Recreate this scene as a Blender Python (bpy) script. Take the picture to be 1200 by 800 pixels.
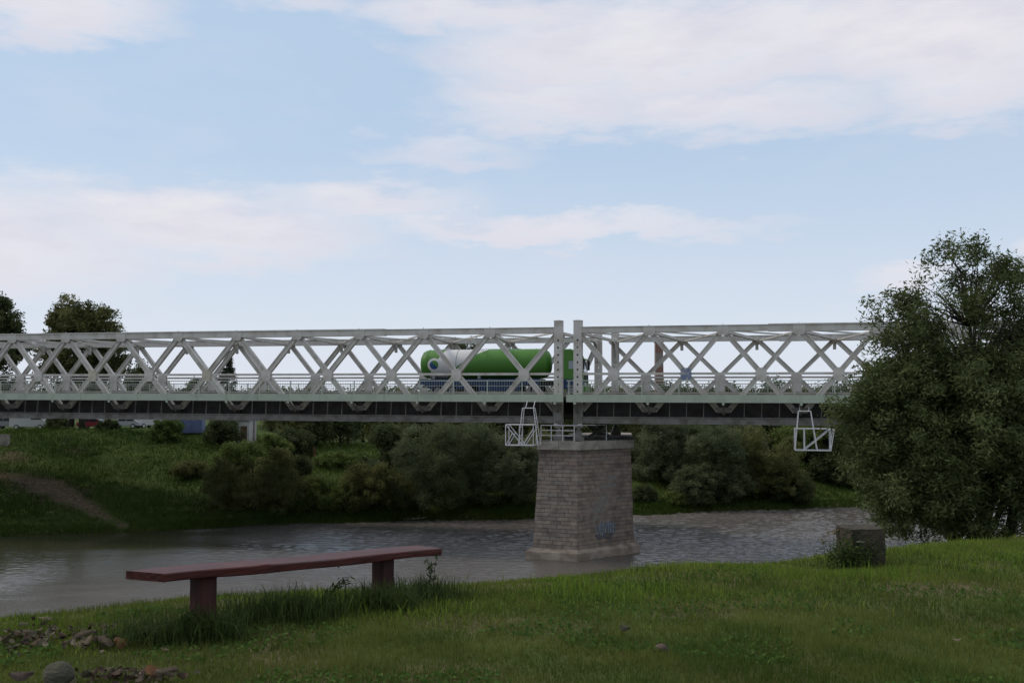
import bpy, math, random
import numpy as np
from mathutils import Vector, Matrix, noise as mnoise

for o in list(bpy.data.objects):
    bpy.data.objects.remove(o, do_unlink=True)
SC = bpy.context.scene
COL = SC.collection
R = math.radians
random.seed(7)

# ------------------------------------------------------------------ camera
F = 1150.0                    # focal length in photo pixels (1200 wide)
PITCH = math.atan(68 / F)
cam = bpy.data.cameras.new('camera')
cam.sensor_width = 36.0
cam.lens = 36.0 * F / 1200.0
cam.clip_start = 0.05
cam.clip_end = 20000
camo = bpy.data.objects.new('camera', cam)
COL.objects.link(camo)
camo.location = (0, 0, 0)
camo.rotation_euler = (math.pi / 2 + PITCH, 0, 0)
SC.camera = camo

# ------------------------------------------------------------------ light
SUN_EL, SUN_AZ = 48.0, -70.0       # azimuth from the view direction, minus = left
world = bpy.data.worlds.new('World')
SC.world = world
world.use_nodes = True
sun = bpy.data.lights.new('sun', 'SUN')
sun.energy = 1.5
sun.angle = R(12)
sun.color = (1.0, 0.90, 0.76)
suno = bpy.data.objects.new('sun', sun)
COL.objects.link(suno)
_d = Vector((math.sin(R(SUN_AZ)) * math.cos(R(SUN_EL)), math.cos(R(SUN_AZ)) * math.cos(R(SUN_EL)), math.sin(R(SUN_EL))))
suno.rotation_euler = _d.to_track_quat('Z', 'Y').to_euler()
SC.view_settings.view_transform = 'Standard'
SC.view_settings.look = 'None'
SC.view_settings.gamma = 1.0
SC.view_settings.use_curve_mapping = False
SC.view_settings.exposure = 0.0
SC.render.engine = 'CYCLES'
SC.cycles.max_bounces = 6
SC.cycles.transparent_max_bounces = 6
SC.cycles.use_denoising = True


def build_world():
    nt = world.node_tree
    nt.nodes.clear()
    N, L = nt.nodes.new, nt.links.new

    def M(op, a, b=None, clamp=False):
        n = N('ShaderNodeMath'); n.operation = op; n.use_clamp = clamp
        for i, v in enumerate((a, b)):
            if v is None: continue
            if isinstance(v, (int, float)): n.inputs[i].default_value = v
            else: L(v, n.inputs[i])
        return n.outputs[0]
    out = N('ShaderNodeOutputWorld'); bg = N('ShaderNodeBackground')
    sky = N('ShaderNodeTexSky')
    sky.sky_type = 'NISHITA'; sky.sun_disc = False
    sky.sun_elevation = R(SUN_EL); sky.sun_rotation = R(SUN_AZ)
    sky.altitude = 200; sky.air_density = 1.0; sky.dust_density = 1.6; sky.ozone_density = 1.0
    tc = N('ShaderNodeTexCoord'); sep = N('ShaderNodeSeparateXYZ')
    L(tc.outputs['Generated'], sep.inputs[0])
    az = M('MULTIPLY', M('ARCTAN2', sep.outputs[0], sep.outputs[1]), 180 / math.pi)
    el = M('MULTIPLY', M('ARCSINE', sep.outputs[2]), 180 / math.pi)
    comb = N('ShaderNodeCombineXYZ')
    L(M('MULTIPLY', az, 0.050), comb.inputs[0]); L(M('MULTIPLY', el, 0.165), comb.inputs[1])
    nz = N('ShaderNodeTexNoise'); nz.noise_dimensions = '3D'
    nz.inputs['Scale'].default_value = 1.0; nz.inputs['Detail'].default_value = 9; nz.inputs['Roughness'].default_value = 0.56
    nz.inputs['Distortion'].default_value = 0.35
    L(comb.outputs[0], nz.inputs['Vector'])
    nz2 = N('ShaderNodeTexNoise')
    nz2.inputs['Scale'].default_value = 4.2; nz2.inputs['Detail'].default_value = 8; nz2.inputs['Roughness'].default_value = 0.6
    L(comb.outputs[0], nz2.inputs['Vector'])
    n1 = M('SUBTRACT', nz.outputs[0], 0.5); n2 = M('SUBTRACT', nz2.outputs[0], 0.5)
    # cloud banks: azimuth, elevation, half sizes (degrees), weight
    banks = [(-25.5, 20.6, 6.5, 2.4, .75), (10, 19.8, 15, 3.4, .85), (25, 19.8, 15, 4.2, .9), (3, 16.9, 9, 2.2, .6), (14, 16.3, 10, 2.0, .65), (26, 17, 9, 2.8, .7),
             (-4.5, 14.3, 5.5, 1.0, .45), (0, 21.8, 11, 1.8, .65), (-20, 9.5, 13, 2.6, .8), (-29, 8.2, 11, 3.4, .7), (-9, 11.2, 8, 1.5, .6), (3, 9.9, 13, 1.0, .6),
             (20.7, 6.6, 3.0, 1.0, .7), (28.8, 7.6, 3.0, 1.2, .75), (-13, 22.3, 5, 1.1, .5),
             (55, 14, 16, 4, .7), (-56, 15, 15, 4, .7), (90, 18, 22, 5, .7), (-100, 16, 22, 5, .7), (150, 14, 25, 5, .7), (-150, 14, 22, 5, .7)]
    tot = None
    azd = M('ADD', az, M('MULTIPLY', n1, 16.0)); eld = M('ADD', el, M('MULTIPLY', n2, 5.0))
    for a0, e0, ra, re_, w in banks:
        da = M('DIVIDE', M('SUBTRACT', azd, a0), ra); de = M('DIVIDE', M('SUBTRACT', eld, e0), re_)
        q = M('ADD', M('MULTIPLY', da, da), M('MULTIPLY', de, de))
        v = M('MULTIPLY', M('SUBTRACT', 1.35, q, ), w)
        v = M('MAXIMUM', v, 0.0)
        tot = v if tot is None else M('MAXIMUM', tot, v)
    # unseen cloud cover overhead, out of frame, thickened to make the light more neutral
    hi = M('MULTIPLY', M('SUBTRACT', el, 23.0), 0.06, True)
    tot = M('MAXIMUM', tot, M('MINIMUM', hi, 0.75))
    dens = M('ADD', M('MULTIPLY', tot, 1.25), M('ADD', M('MULTIPLY', n1, 1.5), M('MULTIPLY', n2, .7)))
    mask = N('ShaderNodeMapRange'); mask.interpolation_type = 'SMOOTHSTEP'
    L(dens, mask.inputs[0]); mask.inputs[1].default_value = -.15; mask.inputs[2].default_value = 1.45
    mask.inputs[3].default_value = 0.0; mask.inputs[4].default_value = 0.93
    # cloud colour: white edges, slightly lavender thick parts
    ccol = N('ShaderNodeMix'); ccol.data_type = 'RGBA'
    ccol.inputs[6].default_value = (8.4, 8.15, 8.5, 1); ccol.inputs[7].default_value = (7.3, 7.15, 7.9, 1)
    th = N('ShaderNodeMapRange'); L(nz2.outputs[0], th.inputs[0]); th.inputs[1].default_value = .35; th.inputs[2].default_value = .68
    L(th.outputs[0], ccol.inputs[0])
    veil = N('ShaderNodeMix'); veil.data_type = 'RGBA'
    veil.inputs[0].default_value = 0.82
    L(sky.outputs[0], veil.inputs[6]); veil.inputs[7].default_value = (5.2, 6.7, 8.6, 1)
    hz = N('ShaderNodeMix'); hz.data_type = 'RGBA'
    hm = N('ShaderNodeMapRange'); hm.interpolation_type = 'SMOOTHSTEP'
    L(el, hm.inputs[0]); hm.inputs[1].default_value = -2; hm.inputs[2].default_value = 17; hm.inputs[3].default_value = .9; hm.inputs[4].default_value = 0
    L(hm.outputs[0], hz.inputs[0]); L(veil.outputs[2], hz.inputs[6]); hz.inputs[7].default_value = (7.7, 8.1, 8.9, 1)
    mix = N('ShaderNodeMix'); mix.data_type = 'RGBA'
    L(mask.outputs[0], mix.inputs[0]); L(hz.outputs[2], mix.inputs[6]); L(ccol.outputs[2], mix.inputs[7])
    L(mix.outputs[2], bg.inputs[0]); bg.inputs[1].default_value = 0.1
    L(bg.outputs[0], out.inputs[0])


build_world()


# ------------------------------------------------------------------ helpers
def P(px, py, D):
    """point on the sight line of a photo pixel, D metres away along the ground"""
    u = (px - 600) / F; v = (400 - py) / F
    d = Vector((u, math.cos(PITCH) - v * math.sin(PITCH), math.sin(PITCH) + v * math.cos(PITCH)))
    return d * (D / d.y)


def mesh_obj(name, verts, faces, mat=None, parent=None, smooth=False):
    me = bpy.data.meshes.new(name)
    me.from_pydata([tuple(v) for v in verts], [], faces)
    if smooth: me.polygons.foreach_set('use_smooth', [True] * len(me.polygons))
    me.update()
    if mat: me.materials.append(mat)
    return link(name, me, parent)


def link(name, me, parent=None):
    o = bpy.data.objects.new(name, me)
    COL.objects.link(o)
    if parent: o.parent = parent
    return o


def empty(name, loc, rot=(0, 0, 0)):
    o = bpy.data.objects.new(name, None)
    COL.objects.link(o)
    o.location = loc; o.rotation_euler = rot
    o.empty_display_size = 0.3
    return o


def tag(o, label=None, cat=None, group=None, kind=None):
    if label: o['label'] = label
    if cat: o['category'] = cat
    if group: o['group'] = group
    if kind: o['kind'] = kind
    return o


class MB:
    """collects boxes, bars, tubes, lathes into one mesh"""
    def __init__(s): s.v = []; s.f = []

    def add(s, verts, faces):
        b = len(s.v); s.v += [tuple(v) for v in verts]; s.f += [tuple(i + b for i in f) for f in faces]; return s

    def box(s, x0, x1, y0, y1, z0, z1):
        return s.add([(x0, y0, z0), (x1, y0, z0), (x1, y1, z0), (x0, y1, z0), (x0, y0, z1), (x1, y0, z1), (x1, y1, z1), (x0, y1, z1)],
                     [(0, 3, 2, 1), (4, 5, 6, 7), (0, 1, 5, 4), (1, 2, 6, 5), (2, 3, 7, 6), (3, 0, 4, 7)])

    def bar(s, a, b, w, t, up=(0, 1, 0)):
        """rectangular bar a->b, w across (perp to up), t along up"""
        a = Vector(a); b = Vector(b); d = (b - a).normalized(); u = Vector(up)
        u = (u - d * u.dot(d)).normalized(); w_ = d.cross(u) * (w / 2); u = u * (t / 2)
        return s.add([a - w_ - u, a + w_ - u, a + w_ + u, a - w_ + u, b - w_ - u, b + w_ - u, b + w_ + u, b - w_ + u],
                     [(0, 1, 2, 3), (7, 6, 5, 4), (0, 4, 5, 1), (1, 5, 6, 2), (2, 6, 7, 3), (3, 7, 4, 0)])

    def tube(s, pts, rad, n=6, caps=True):
        pts = [Vector(p) for p in pts]
        if isinstance(rad, (int, float)): rad = [rad] * len(pts)
        b = len(s.v); ref = Vector((0.31, 0.57, 0.76))
        for i, p in enumerate(pts):
            d = (pts[min(i + 1, len(pts) - 1)] - pts[max(i - 1, 0)]).normalized()
            x = d.cross(ref)
            if x.length < 1e-3: x = d.cross(Vector((1, 0, 0)))
            x.normalize(); y = d.cross(x)
            for k in range(n):
                a = 2 * math.pi * k / n
                s.v.append(tuple(p + (x * math.cos(a) + y * math.sin(a)) * rad[i]))
        for i in range(len(pts) - 1):
            for k in range(n):
                k2 = (k + 1) % n
                s.f.append((b + i * n + k, b + i * n + k2, b + (i + 1) * n + k2, b + (i + 1) * n + k))
        if caps:
            s.f.append(tuple(b + k for k in range(n))[::-1]); e = b + (len(pts) - 1) * n
            s.f.append(tuple(e + k for k in range(n)))
        return s

    def prism(s, poly, axis, a0, a1):
        """poly = 2D points; axis 'y': poly in xz; 'x': poly in yz; 'z': poly in xy"""
        def mk(p, a):
            return {'y': (p[0], a, p[1]), 'x': (a, p[0], p[1]), 'z': (p[0], p[1], a)}[axis]
        n = len(poly)
        return s.add([mk(p, a0) for p in poly] + [mk(p, a1) for p in poly],
                     [tuple(range(n)), tuple(range(2 * n - 1, n - 1, -1))] + [(i, (i + 1) % n, (i + 1) % n + n, i + n) for i in range(n)])

    def build(s, name, mat=None, parent=None, smooth=False):
        me = bpy.data.meshes.new(name); me.from_pydata(s.v, [], s.f)
        bm_fix(me)
        if smooth: me.polygons.foreach_set('use_smooth', [True] * len(me.polygons))
        me.update()
        if mat: me.materials.append(mat)
        return link(name, me, parent)


def bm_fix(me):
    import bmesh
    bm = bmesh.new(); bm.from_mesh(me); bmesh.ops.recalc_face_normals(bm, faces=bm.faces); bm.to_mesh(me); bm.free()


def np_mesh(name, V, faces_flat, sizes, mat, parent=None, attrs=None, smooth=False):
    me = bpy.data.meshes.new(name)
    V = np.asarray(V, dtype=np.float32); n = len(V)
    me.vertices.add(n); me.vertices.foreach_set('co', V.ravel())
    ff = np.asarray(faces_flat, dtype=np.int32); sz = np.asarray(sizes, dtype=np.int32)
    me.loops.add(len(ff)); me.loops.foreach_set('vertex_index', ff)
    me.polygons.add(len(sz))
    st = np.zeros(len(sz), dtype=np.int32); st[1:] = np.cumsum(sz)[:-1]
    me.polygons.foreach_set('loop_start', st); me.polygons.foreach_set('loop_total', sz)
    if smooth: me.polygons.foreach_set('use_smooth', np.ones(len(sz), dtype=bool))
    for k, arr in (attrs or {}).items():
        a = me.attributes.new(k, 'FLOAT', 'POINT'); a.data.foreach_set('value', np.asarray(arr, dtype=np.float32))
    me.update(calc_edges=True); me.validate()
    if mat: me.materials.append(mat)
    return link(name, me, parent)


# ------------------------------------------------------------------ materials
def mat(name, c1, c2=None, rough=.7, scale=6.0, detail=5, bump=0.0, bscale=30.0, metal=0.0, spec=.3, stretch=(1, 1, 1), lo=.35, hi=.65, translucent=None, attr=None, coat=0):
    m = bpy.data.materials.new(name); m.use_nodes = True
    nt = m.node_tree; b = nt.nodes['Principled BSDF']
    b.inputs['Roughness'].default_value = rough; b.inputs['Metallic'].default_value = metal
    b.inputs['Specular IOR Level'].default_value = spec
    if coat: b.inputs['Coat Weight'].default_value = coat
    N, L = nt.nodes.new, nt.links.new
    tc = N('ShaderNodeTexCoord'); mp = N('ShaderNodeMapping'); mp.inputs['Scale'].default_value = stretch
    L(tc.outputs['Object'], mp.inputs[0])
    col = None
    if c2 is None:
        b.inputs['Base Color'].default_value = (*c1, 1)
    else:
        mx = N('ShaderNodeMix'); mx.data_type = 'RGBA'
        mx.inputs[6].default_value = (*c1, 1); mx.inputs[7].default_value = (*c2, 1)
        if attr:
            at = N('ShaderNodeAttribute'); at.attribute_name = attr; L(at.outputs['Fac'], mx.inputs[0])
        else:
            nz = N('ShaderNodeTexNoise'); nz.inputs['Scale'].default_value = scale; nz.inputs['Detail'].default_value = detail
            L(mp.outputs[0], nz.inputs['Vector'])
            mr = N('ShaderNodeMapRange'); mr.inputs[1].default_value = lo; mr.inputs[2].default_value = hi
            L(nz.outputs[0], mr.inputs[0]); L(mr.outputs[0], mx.inputs[0])
        L(mx.outputs[2], b.inputs['Base Color']); col = mx.outputs[2]
    if bump:
        nb = N('ShaderNodeTexNoise'); nb.inputs['Scale'].default_value = bscale; nb.inputs['Detail'].default_value = 6
        L(mp.outputs[0], nb.inputs['Vector'])
        bp = N('ShaderNodeBump'); bp.inputs['Strength'].default_value = bump; bp.inputs['Distance'].default_value = 0.05
        L(nb.outputs[0], bp.inputs['Height']); L(bp.outputs[0], b.inputs['Normal'])
    if translucent:
        tr = N('ShaderNodeBsdfTranslucent'); ad = N('ShaderNodeMixShader'); ad.inputs[0].default_value = translucent
        if col: L(col, tr.inputs[0])
        else: tr.inputs[0].default_value = (*c1, 1)
        L(b.outputs[0], ad.inputs[1]); L(tr.outputs[0], ad.inputs[2]); L(ad.outputs[0], nt.nodes['Material Output'].inputs[0])
    return m


MT = {
    'steel': mat('grey_bridge_paint', (.53, .51, .465), (.35, .31, .26), .55, 1.3, 9, .05, 14, spec=.3, lo=.45, hi=.8),
    'steel2': mat('darker_bridge_paint', (.22, .21, .19), (.12, .10, .085), .65, 1.6, 8, .05, 14, lo=.4, hi=.7),  # darker grey-brown tone for the lower bridge members
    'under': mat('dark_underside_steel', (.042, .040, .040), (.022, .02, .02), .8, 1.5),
    'green': mat('pale_green_paint', (.38, .43, .345), (.30, .345, .275), .6, .9, 8, lo=.45, hi=.75),
    'rail': mat('grey_green_rail_paint', (.46, .50, .43), (.36, .39, .33), .6, 2),
    'asphalt': mat('asphalt', (.05, .05, .05), (.07, .07, .07), .9, 20),
    'tan': mat('tan_primer', (.50, .46, .36), (.36, .32, .26), .6, 3, lo=.4, hi=.7),
    'scrawl': mat('blue_scrawled_paint', (.36, .35, .34), (.14, .18, .29), .6, 3.2, 3, lo=.42, hi=.55),
    'concrete': mat('cap_concrete', (.36, .33, .28), (.22, .20, .17), .9, 1.6, 8, .3, 12),
    'plinth': mat('plinth_concrete', (.37, .31, .25), (.20, .16, .12), .9, 1.1, 8, .4, 9),
    'mortar': mat('mortar', (.19, .17, .15), (.24, .22, .195), .95, 5),
    'white_tube': mat('galvanised_tube', (.62, .62, .62), (.48, .48, .48), .5, 4),
    'dark': mat('dark_rubber', (.02, .02, .02), (.035, .035, .035), .8, 9),
    'bark': mat('bark', (.055, .045, .035), (.03, .025, .02), .95, 8, 6, .5, 20, stretch=(1, 1, .3)),
}


def stone_mat():
    m = mat('pier_stone', (.275, .238, .20), (.175, .15, .128), .92, 2.2, 8, .5, 14)
    nt = m.node_tree; N, L = nt.nodes.new, nt.links.new
    b = nt.nodes['Principled BSDF']; src = b.inputs['Base Color'].links[0].from_socket
    oi = N('ShaderNodeObjectInfo'); ramp = N('ShaderNodeValToRGB')
    e = ramp.color_ramp.elements
    e[0].position = 0; e[0].color = (.62, .56, .54, 1); e[1].position = 1; e[1].color = (1.22, 1.12, 1.0, 1)
    for p, c in ((.25, (1.05, .86, .80, 1)), (.5, (.95, .95, .96, 1)), (.75, (1.2, 1.04, .92, 1))):
        x = ramp.color_ramp.elements.new(p); x.color = c
    L(oi.outputs['Random'], ramp.inputs[0])
    mu = N('ShaderNodeMix'); mu.data_type = 'RGBA'; mu.blend_type = 'MULTIPLY'; mu.inputs[0].default_value = .6
    L(src, mu.inputs[6]); L(ramp.outputs[0], mu.inputs[7]); L(mu.outputs[2], b.inputs['Base Color'])
    return m


MT['stone'] = stone_mat()


def leaf_mat(name, c1, c2, tr=.38, rough=.6, spec=.09):
    return mat(name, c1, c2, rough, translucent=tr, attr='tint', spec=spec)


LEAF = {
    'willow': leaf_mat('willow_leaves', (.058, .080, .028), (.165, .200, .082)),
    'sallow': leaf_mat('sallow_leaves', (0.081, 0.104, 0.052), (0.221, 0.247, 0.137)),
    'olive': leaf_mat('olive_leaves', (0.091, 0.104, 0.036), (0.215, 0.215, 0.081)),
    'dark': leaf_mat('dark_leaves', (0.047, 0.068, 0.029), (0.117, 0.140, 0.057)),
    'fresh': leaf_mat('fresh_leaves', (0.081, 0.124, 0.033), (0.189, 0.240, 0.068)),
    'oak': leaf_mat('broad_leaves', (0.068, 0.081, 0.029), (0.169, 0.169, 0.062)),
    'fir': leaf_mat('needles', (.022, .034, .020), (.05, .068, .038), .15),
    'grey': leaf_mat('grey_willow_leaves', (.070, .098, .046), (.175, .205, .105)),
}
GRASS = {
    'lawn': leaf_mat('lawn_blades', (.056, .094, .016), (.170, .180, .046), .4),
    'edge': leaf_mat('edge_grass', (.100, .170, .020), (.230, .300, .050), .45),
    'tuft': leaf_mat('dark_tuft_grass', (.030, .055, .016), (.080, .110, .030), .35),
    'dry': leaf_mat('dry_stems', (.18, .15, .08), (.28, .22, .12), .3),
    'straw': leaf_mat('dry_turf_blades', (.085, .085, .030), (.190, .155, .070), .3),
    'bank': leaf_mat('bank_grass', (.030, .060, .009), (.075, .115, .020), .35),
    'clover': leaf_mat('clover_leaves', (.050, .105, .022), (.10, .165, .040), .35, .8, .04),
}

# ------------------------------------------------------------------ terrain
WZ = -11.8
ex = np.array([-400, -60, -12, -8, -4.3, -.4, 4.2, 8.3, 14, 60, 500], float)
ey = np.array([-180, -17, 4.6, 6.6, 8.35, 10.1, 12.5, 15.0, 19.5, 57, 420], float)
sx_ = np.array([-600, -80, -45, -31, -22, 0, 18, 38, 100, 600], float)
sy_ = np.array([20, 78, 86, 89.5, 94.5, 97.5, 103.0, 109, 132, 330], float)


def vnoise(x, y, s, seed=0.0):
    """cheap smooth pseudo noise, vectorised"""
    x = np.asarray(x, float) / s + seed * 7.13; y = np.asarray(y, float) / s - seed * 3.7
    return (np.sin(x * 1.7 + 1.3 * np.sin(y * 1.1 + seed)) + np.sin(y * 1.9 + 1.7 * np.sin(x * .8 + 2.1 * seed)) + np.sin((x + y) * 1.3 + 1.1 * np.sin(x * 2.1 - y))) / 3


def terrain(x, y):
    x = np.asarray(x, float); y = np.asarray(y, float)
    ye = np.interp(x, ex, ey) + .25 * vnoise(x, x * 0, 1.3, 2)
    d = (y - ye) * .87
    yc = np.clip(y, -40, 60)
    zn = -1.55 - .036 * yc + .035 * vnoise(x, y, 1.1, 1) + .02 * vnoise(x, y, .37, 3)
    fall = np.where(d > 0, .5 * (np.sqrt(d * d + .8) - .89), 0)
    zn = np.where(d > 0, -1.55 - .036 * np.clip(ye, -40, 60) + .035 * vnoise(x, y, 1.1, 1), zn) - fall + np.where(d > 0, .12 * vnoise(x, y, 1.7, 5) * np.clip(d / 3, 0, 1), 0)
    zn = np.maximum(zn, -13.5)
    ys = np.interp(x, sx_, sy_) + .7 * vnoise(x, x * 0, 4, 4) + .3 * vnoise(x, y, 1.5, 4)
    d2 = y - ys
    zf = np.interp(d2, [-20, -2, 0, 1.2, 10, 28, 34, 60, 3000], [-13.5, -12.5, WZ - .1, WZ + .5, -9.0, -4.0, -3.75, -3.7, -3.7])
    plat = np.interp(x, [-36, -26, -6, 200], [-3.7, -5.6, -6.4, -6.6]); zf = np.where(zf > -9.0, -9.0 + (zf + 9.0) * (plat + 9.0) / 5.3, zf)
    zf = zf + .28 * vnoise(x, y, 4.3, 6) * np.clip(d2 / 6, 0, 1) * np.clip((60 - d2) / 30, 0, 1) + .10 * vnoise(x, y, 1.4, 8) * np.clip(d2 / 4, 0, 1) * np.clip((60 - d2) / 30, 0, 1)
    far = y > (ye + ys) / 2
    return np.where(far, zf, zn)


def tz(x, y): return float(terrain(np.array([x]), np.array([y]))[0])


def hit(px, py, d0=60.0, d1=160.0):
    for k in range(1200):
        D = d0 + (d1 - d0) * k / 1200
        p = P(px, py, D)
        if p.z < tz(p.x, p.y): return p
    return P(px, py, d1)


def build_ground():
    def lines(segs):
        out = []
        for a, b, st in segs:
            n = max(1, int(round((b - a) / st))); out += [a + (b - a) * i / n for i in range(n)]
        out.append(segs[-1][1]); return np.array(out)
    xs = lines([(-4000, -400, 900), (-400, -100, 30), (-100, -60, 4), (-60, -9, .7), (-9, 13, .2), (13, 60, .8), (60, 120, 4), (120, 400, 30), (400, 4000, 900)])
    ys = lines([(-3000, -100, 700), (-100, -10, 12), (-10, 4, 1), (4, 22, .2), (22, 84, 1.4), (84, 136, .6), (136, 180, 3), (180, 400, 20), (400, 6000, 700)])
    X, Y = np.meshgrid(xs, ys); Z = terrain(X, Y)
    nx, ny = len(xs), len(ys)
    V = np.stack([X.ravel(), Y.ravel(), Z.ravel()], 1)
    i = np.arange(nx - 1)[None, :] + nx * np.arange(ny - 1)[:, None]; i = i.ravel()
    Fc = np.stack([i, i + 1, i + nx + 1, i + nx], 1).ravel()
    # bare earth: the worn path on the far bank, a patch below it, shoreline mud, small bare spots in the lawn
    x, y, z = V[:, 0], V[:, 1], V[:, 2]
    dirt = np.zeros(len(V))
    path = [hit(a, b) for a, b in ((-30, 553), (20, 560), (50, 570), (80, 584), (105, 596), (130, 610), (150, 619))]
    wid = [.7, 1.2, 2.6, 2.1, .9, .25, .1]
    for k in range(len(path) - 1):
        a, b = path[k], path[k + 1]; dx, dy = b.x - a.x, b.y - a.y
        t = np.clip(((x - a.x) * dx + (y - a.y) * dy) / (dx * dx + dy * dy), 0, 1)
        dist = np.hypot(x - a.x - t * dx, y - a.y - t * dy)
        w = wid[k] + (wid[k + 1] - wid[k]) * t
        dirt = np.maximum(dirt, np.clip(1.3 - dist / w + .5 * vnoise(x, y, .9, 3) + .3 * vnoise(x, y, .35, 7), 0, .9))
    sh = (y > 60) & (z < WZ + .42)
    dirt = np.where(sh, np.maximum(dirt, .3), dirt)
    for (a, b, r) in ((372, 540, 1.6), (90, 528, 1.0), (15, 535, 1.5)):
        c = hit(a, b); dirt = np.maximum(dirt, np.clip(1.3 - np.hypot(x - c.x, y - c.y) / r + .4 * vnoise(x, y, .8, 5), 0, .85))
    lawn = (y < 30)
    dirt = np.where(lawn, np.clip(.25 + .5 * vnoise(x, y, .6, 9) + .4 * vnoise(x, y, 2.0, 11), 0, .7), dirt)
    m = bpy.data.materials.new('grassy_ground'); m.use_nodes = True
    nt = m.node_tree; N, L = nt.nodes.new, nt.links.new; b = nt.nodes['Principled BSDF']
    b.inputs['Roughness'].default_value = .95; b.inputs['Specular IOR Level'].default_value = .1
    tc = N('ShaderNodeTexCoord')
    nz = N('ShaderNodeTexNoise'); nz.inputs['Scale'].default_value = .55; nz.inputs['Detail'].default_value = 10; nz.inputs['Roughness'].default_value = .65
    L(tc.outputs['Object'], nz.inputs[0])
    cr = N('ShaderNodeValToRGB'); e = cr.color_ramp.elements
    e[0].position = .3; e[0].color = (.024, .040, .010, 1); e[1].position = .72; e[1].color = (.075, .092, .024, 1)
    x_ = e.new(.5); x_.color = (.052, .080, .018, 1)
    L(nz.outputs[0], cr.inputs[0])
    n2 = N('ShaderNodeTexNoise'); n2.inputs['Scale'].default_value = 3; n2.inputs['Detail'].default_value = 8
    L(tc.outputs['Object'], n2.inputs[0])
    dc = N('ShaderNodeValToRGB'); e = dc.color_ramp.elements
    e[0].position = .35; e[0].color = (.085, .060, .040, 1); e[1].position = .68; e[1].color = (.20, .145, .10, 1)
    L(n2.outputs[0], dc.inputs[0])
    at = N('ShaderNodeAttribute'); at.attribute_name = 'dirt'
    mx = N('ShaderNodeMix'); mx.data_type = 'RGBA'
    L(at.outputs['Fac'], mx.inputs[0]); L(cr.outputs[0], mx.inputs[6]); L(dc.outputs[0], mx.inputs[7]); L(mx.outputs[2], b.inputs['Base Color'])
    bp = N('ShaderNodeBump'); bp.inputs['Strength'].default_value = .6; bp.inputs['Distance'].default_value = .15
    L(n2.outputs[0], bp.inputs['Height']); L(bp.outputs[0], b.inputs['Normal'])
    g = np_mesh('ground', V, Fc, np.full(len(i), 4), m, attrs={'dirt': dirt}, smooth=True)
    tag(g, 'grassy river banks with a worn earth path', None, kind='structure')
    return path


PATH = build_ground()


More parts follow.
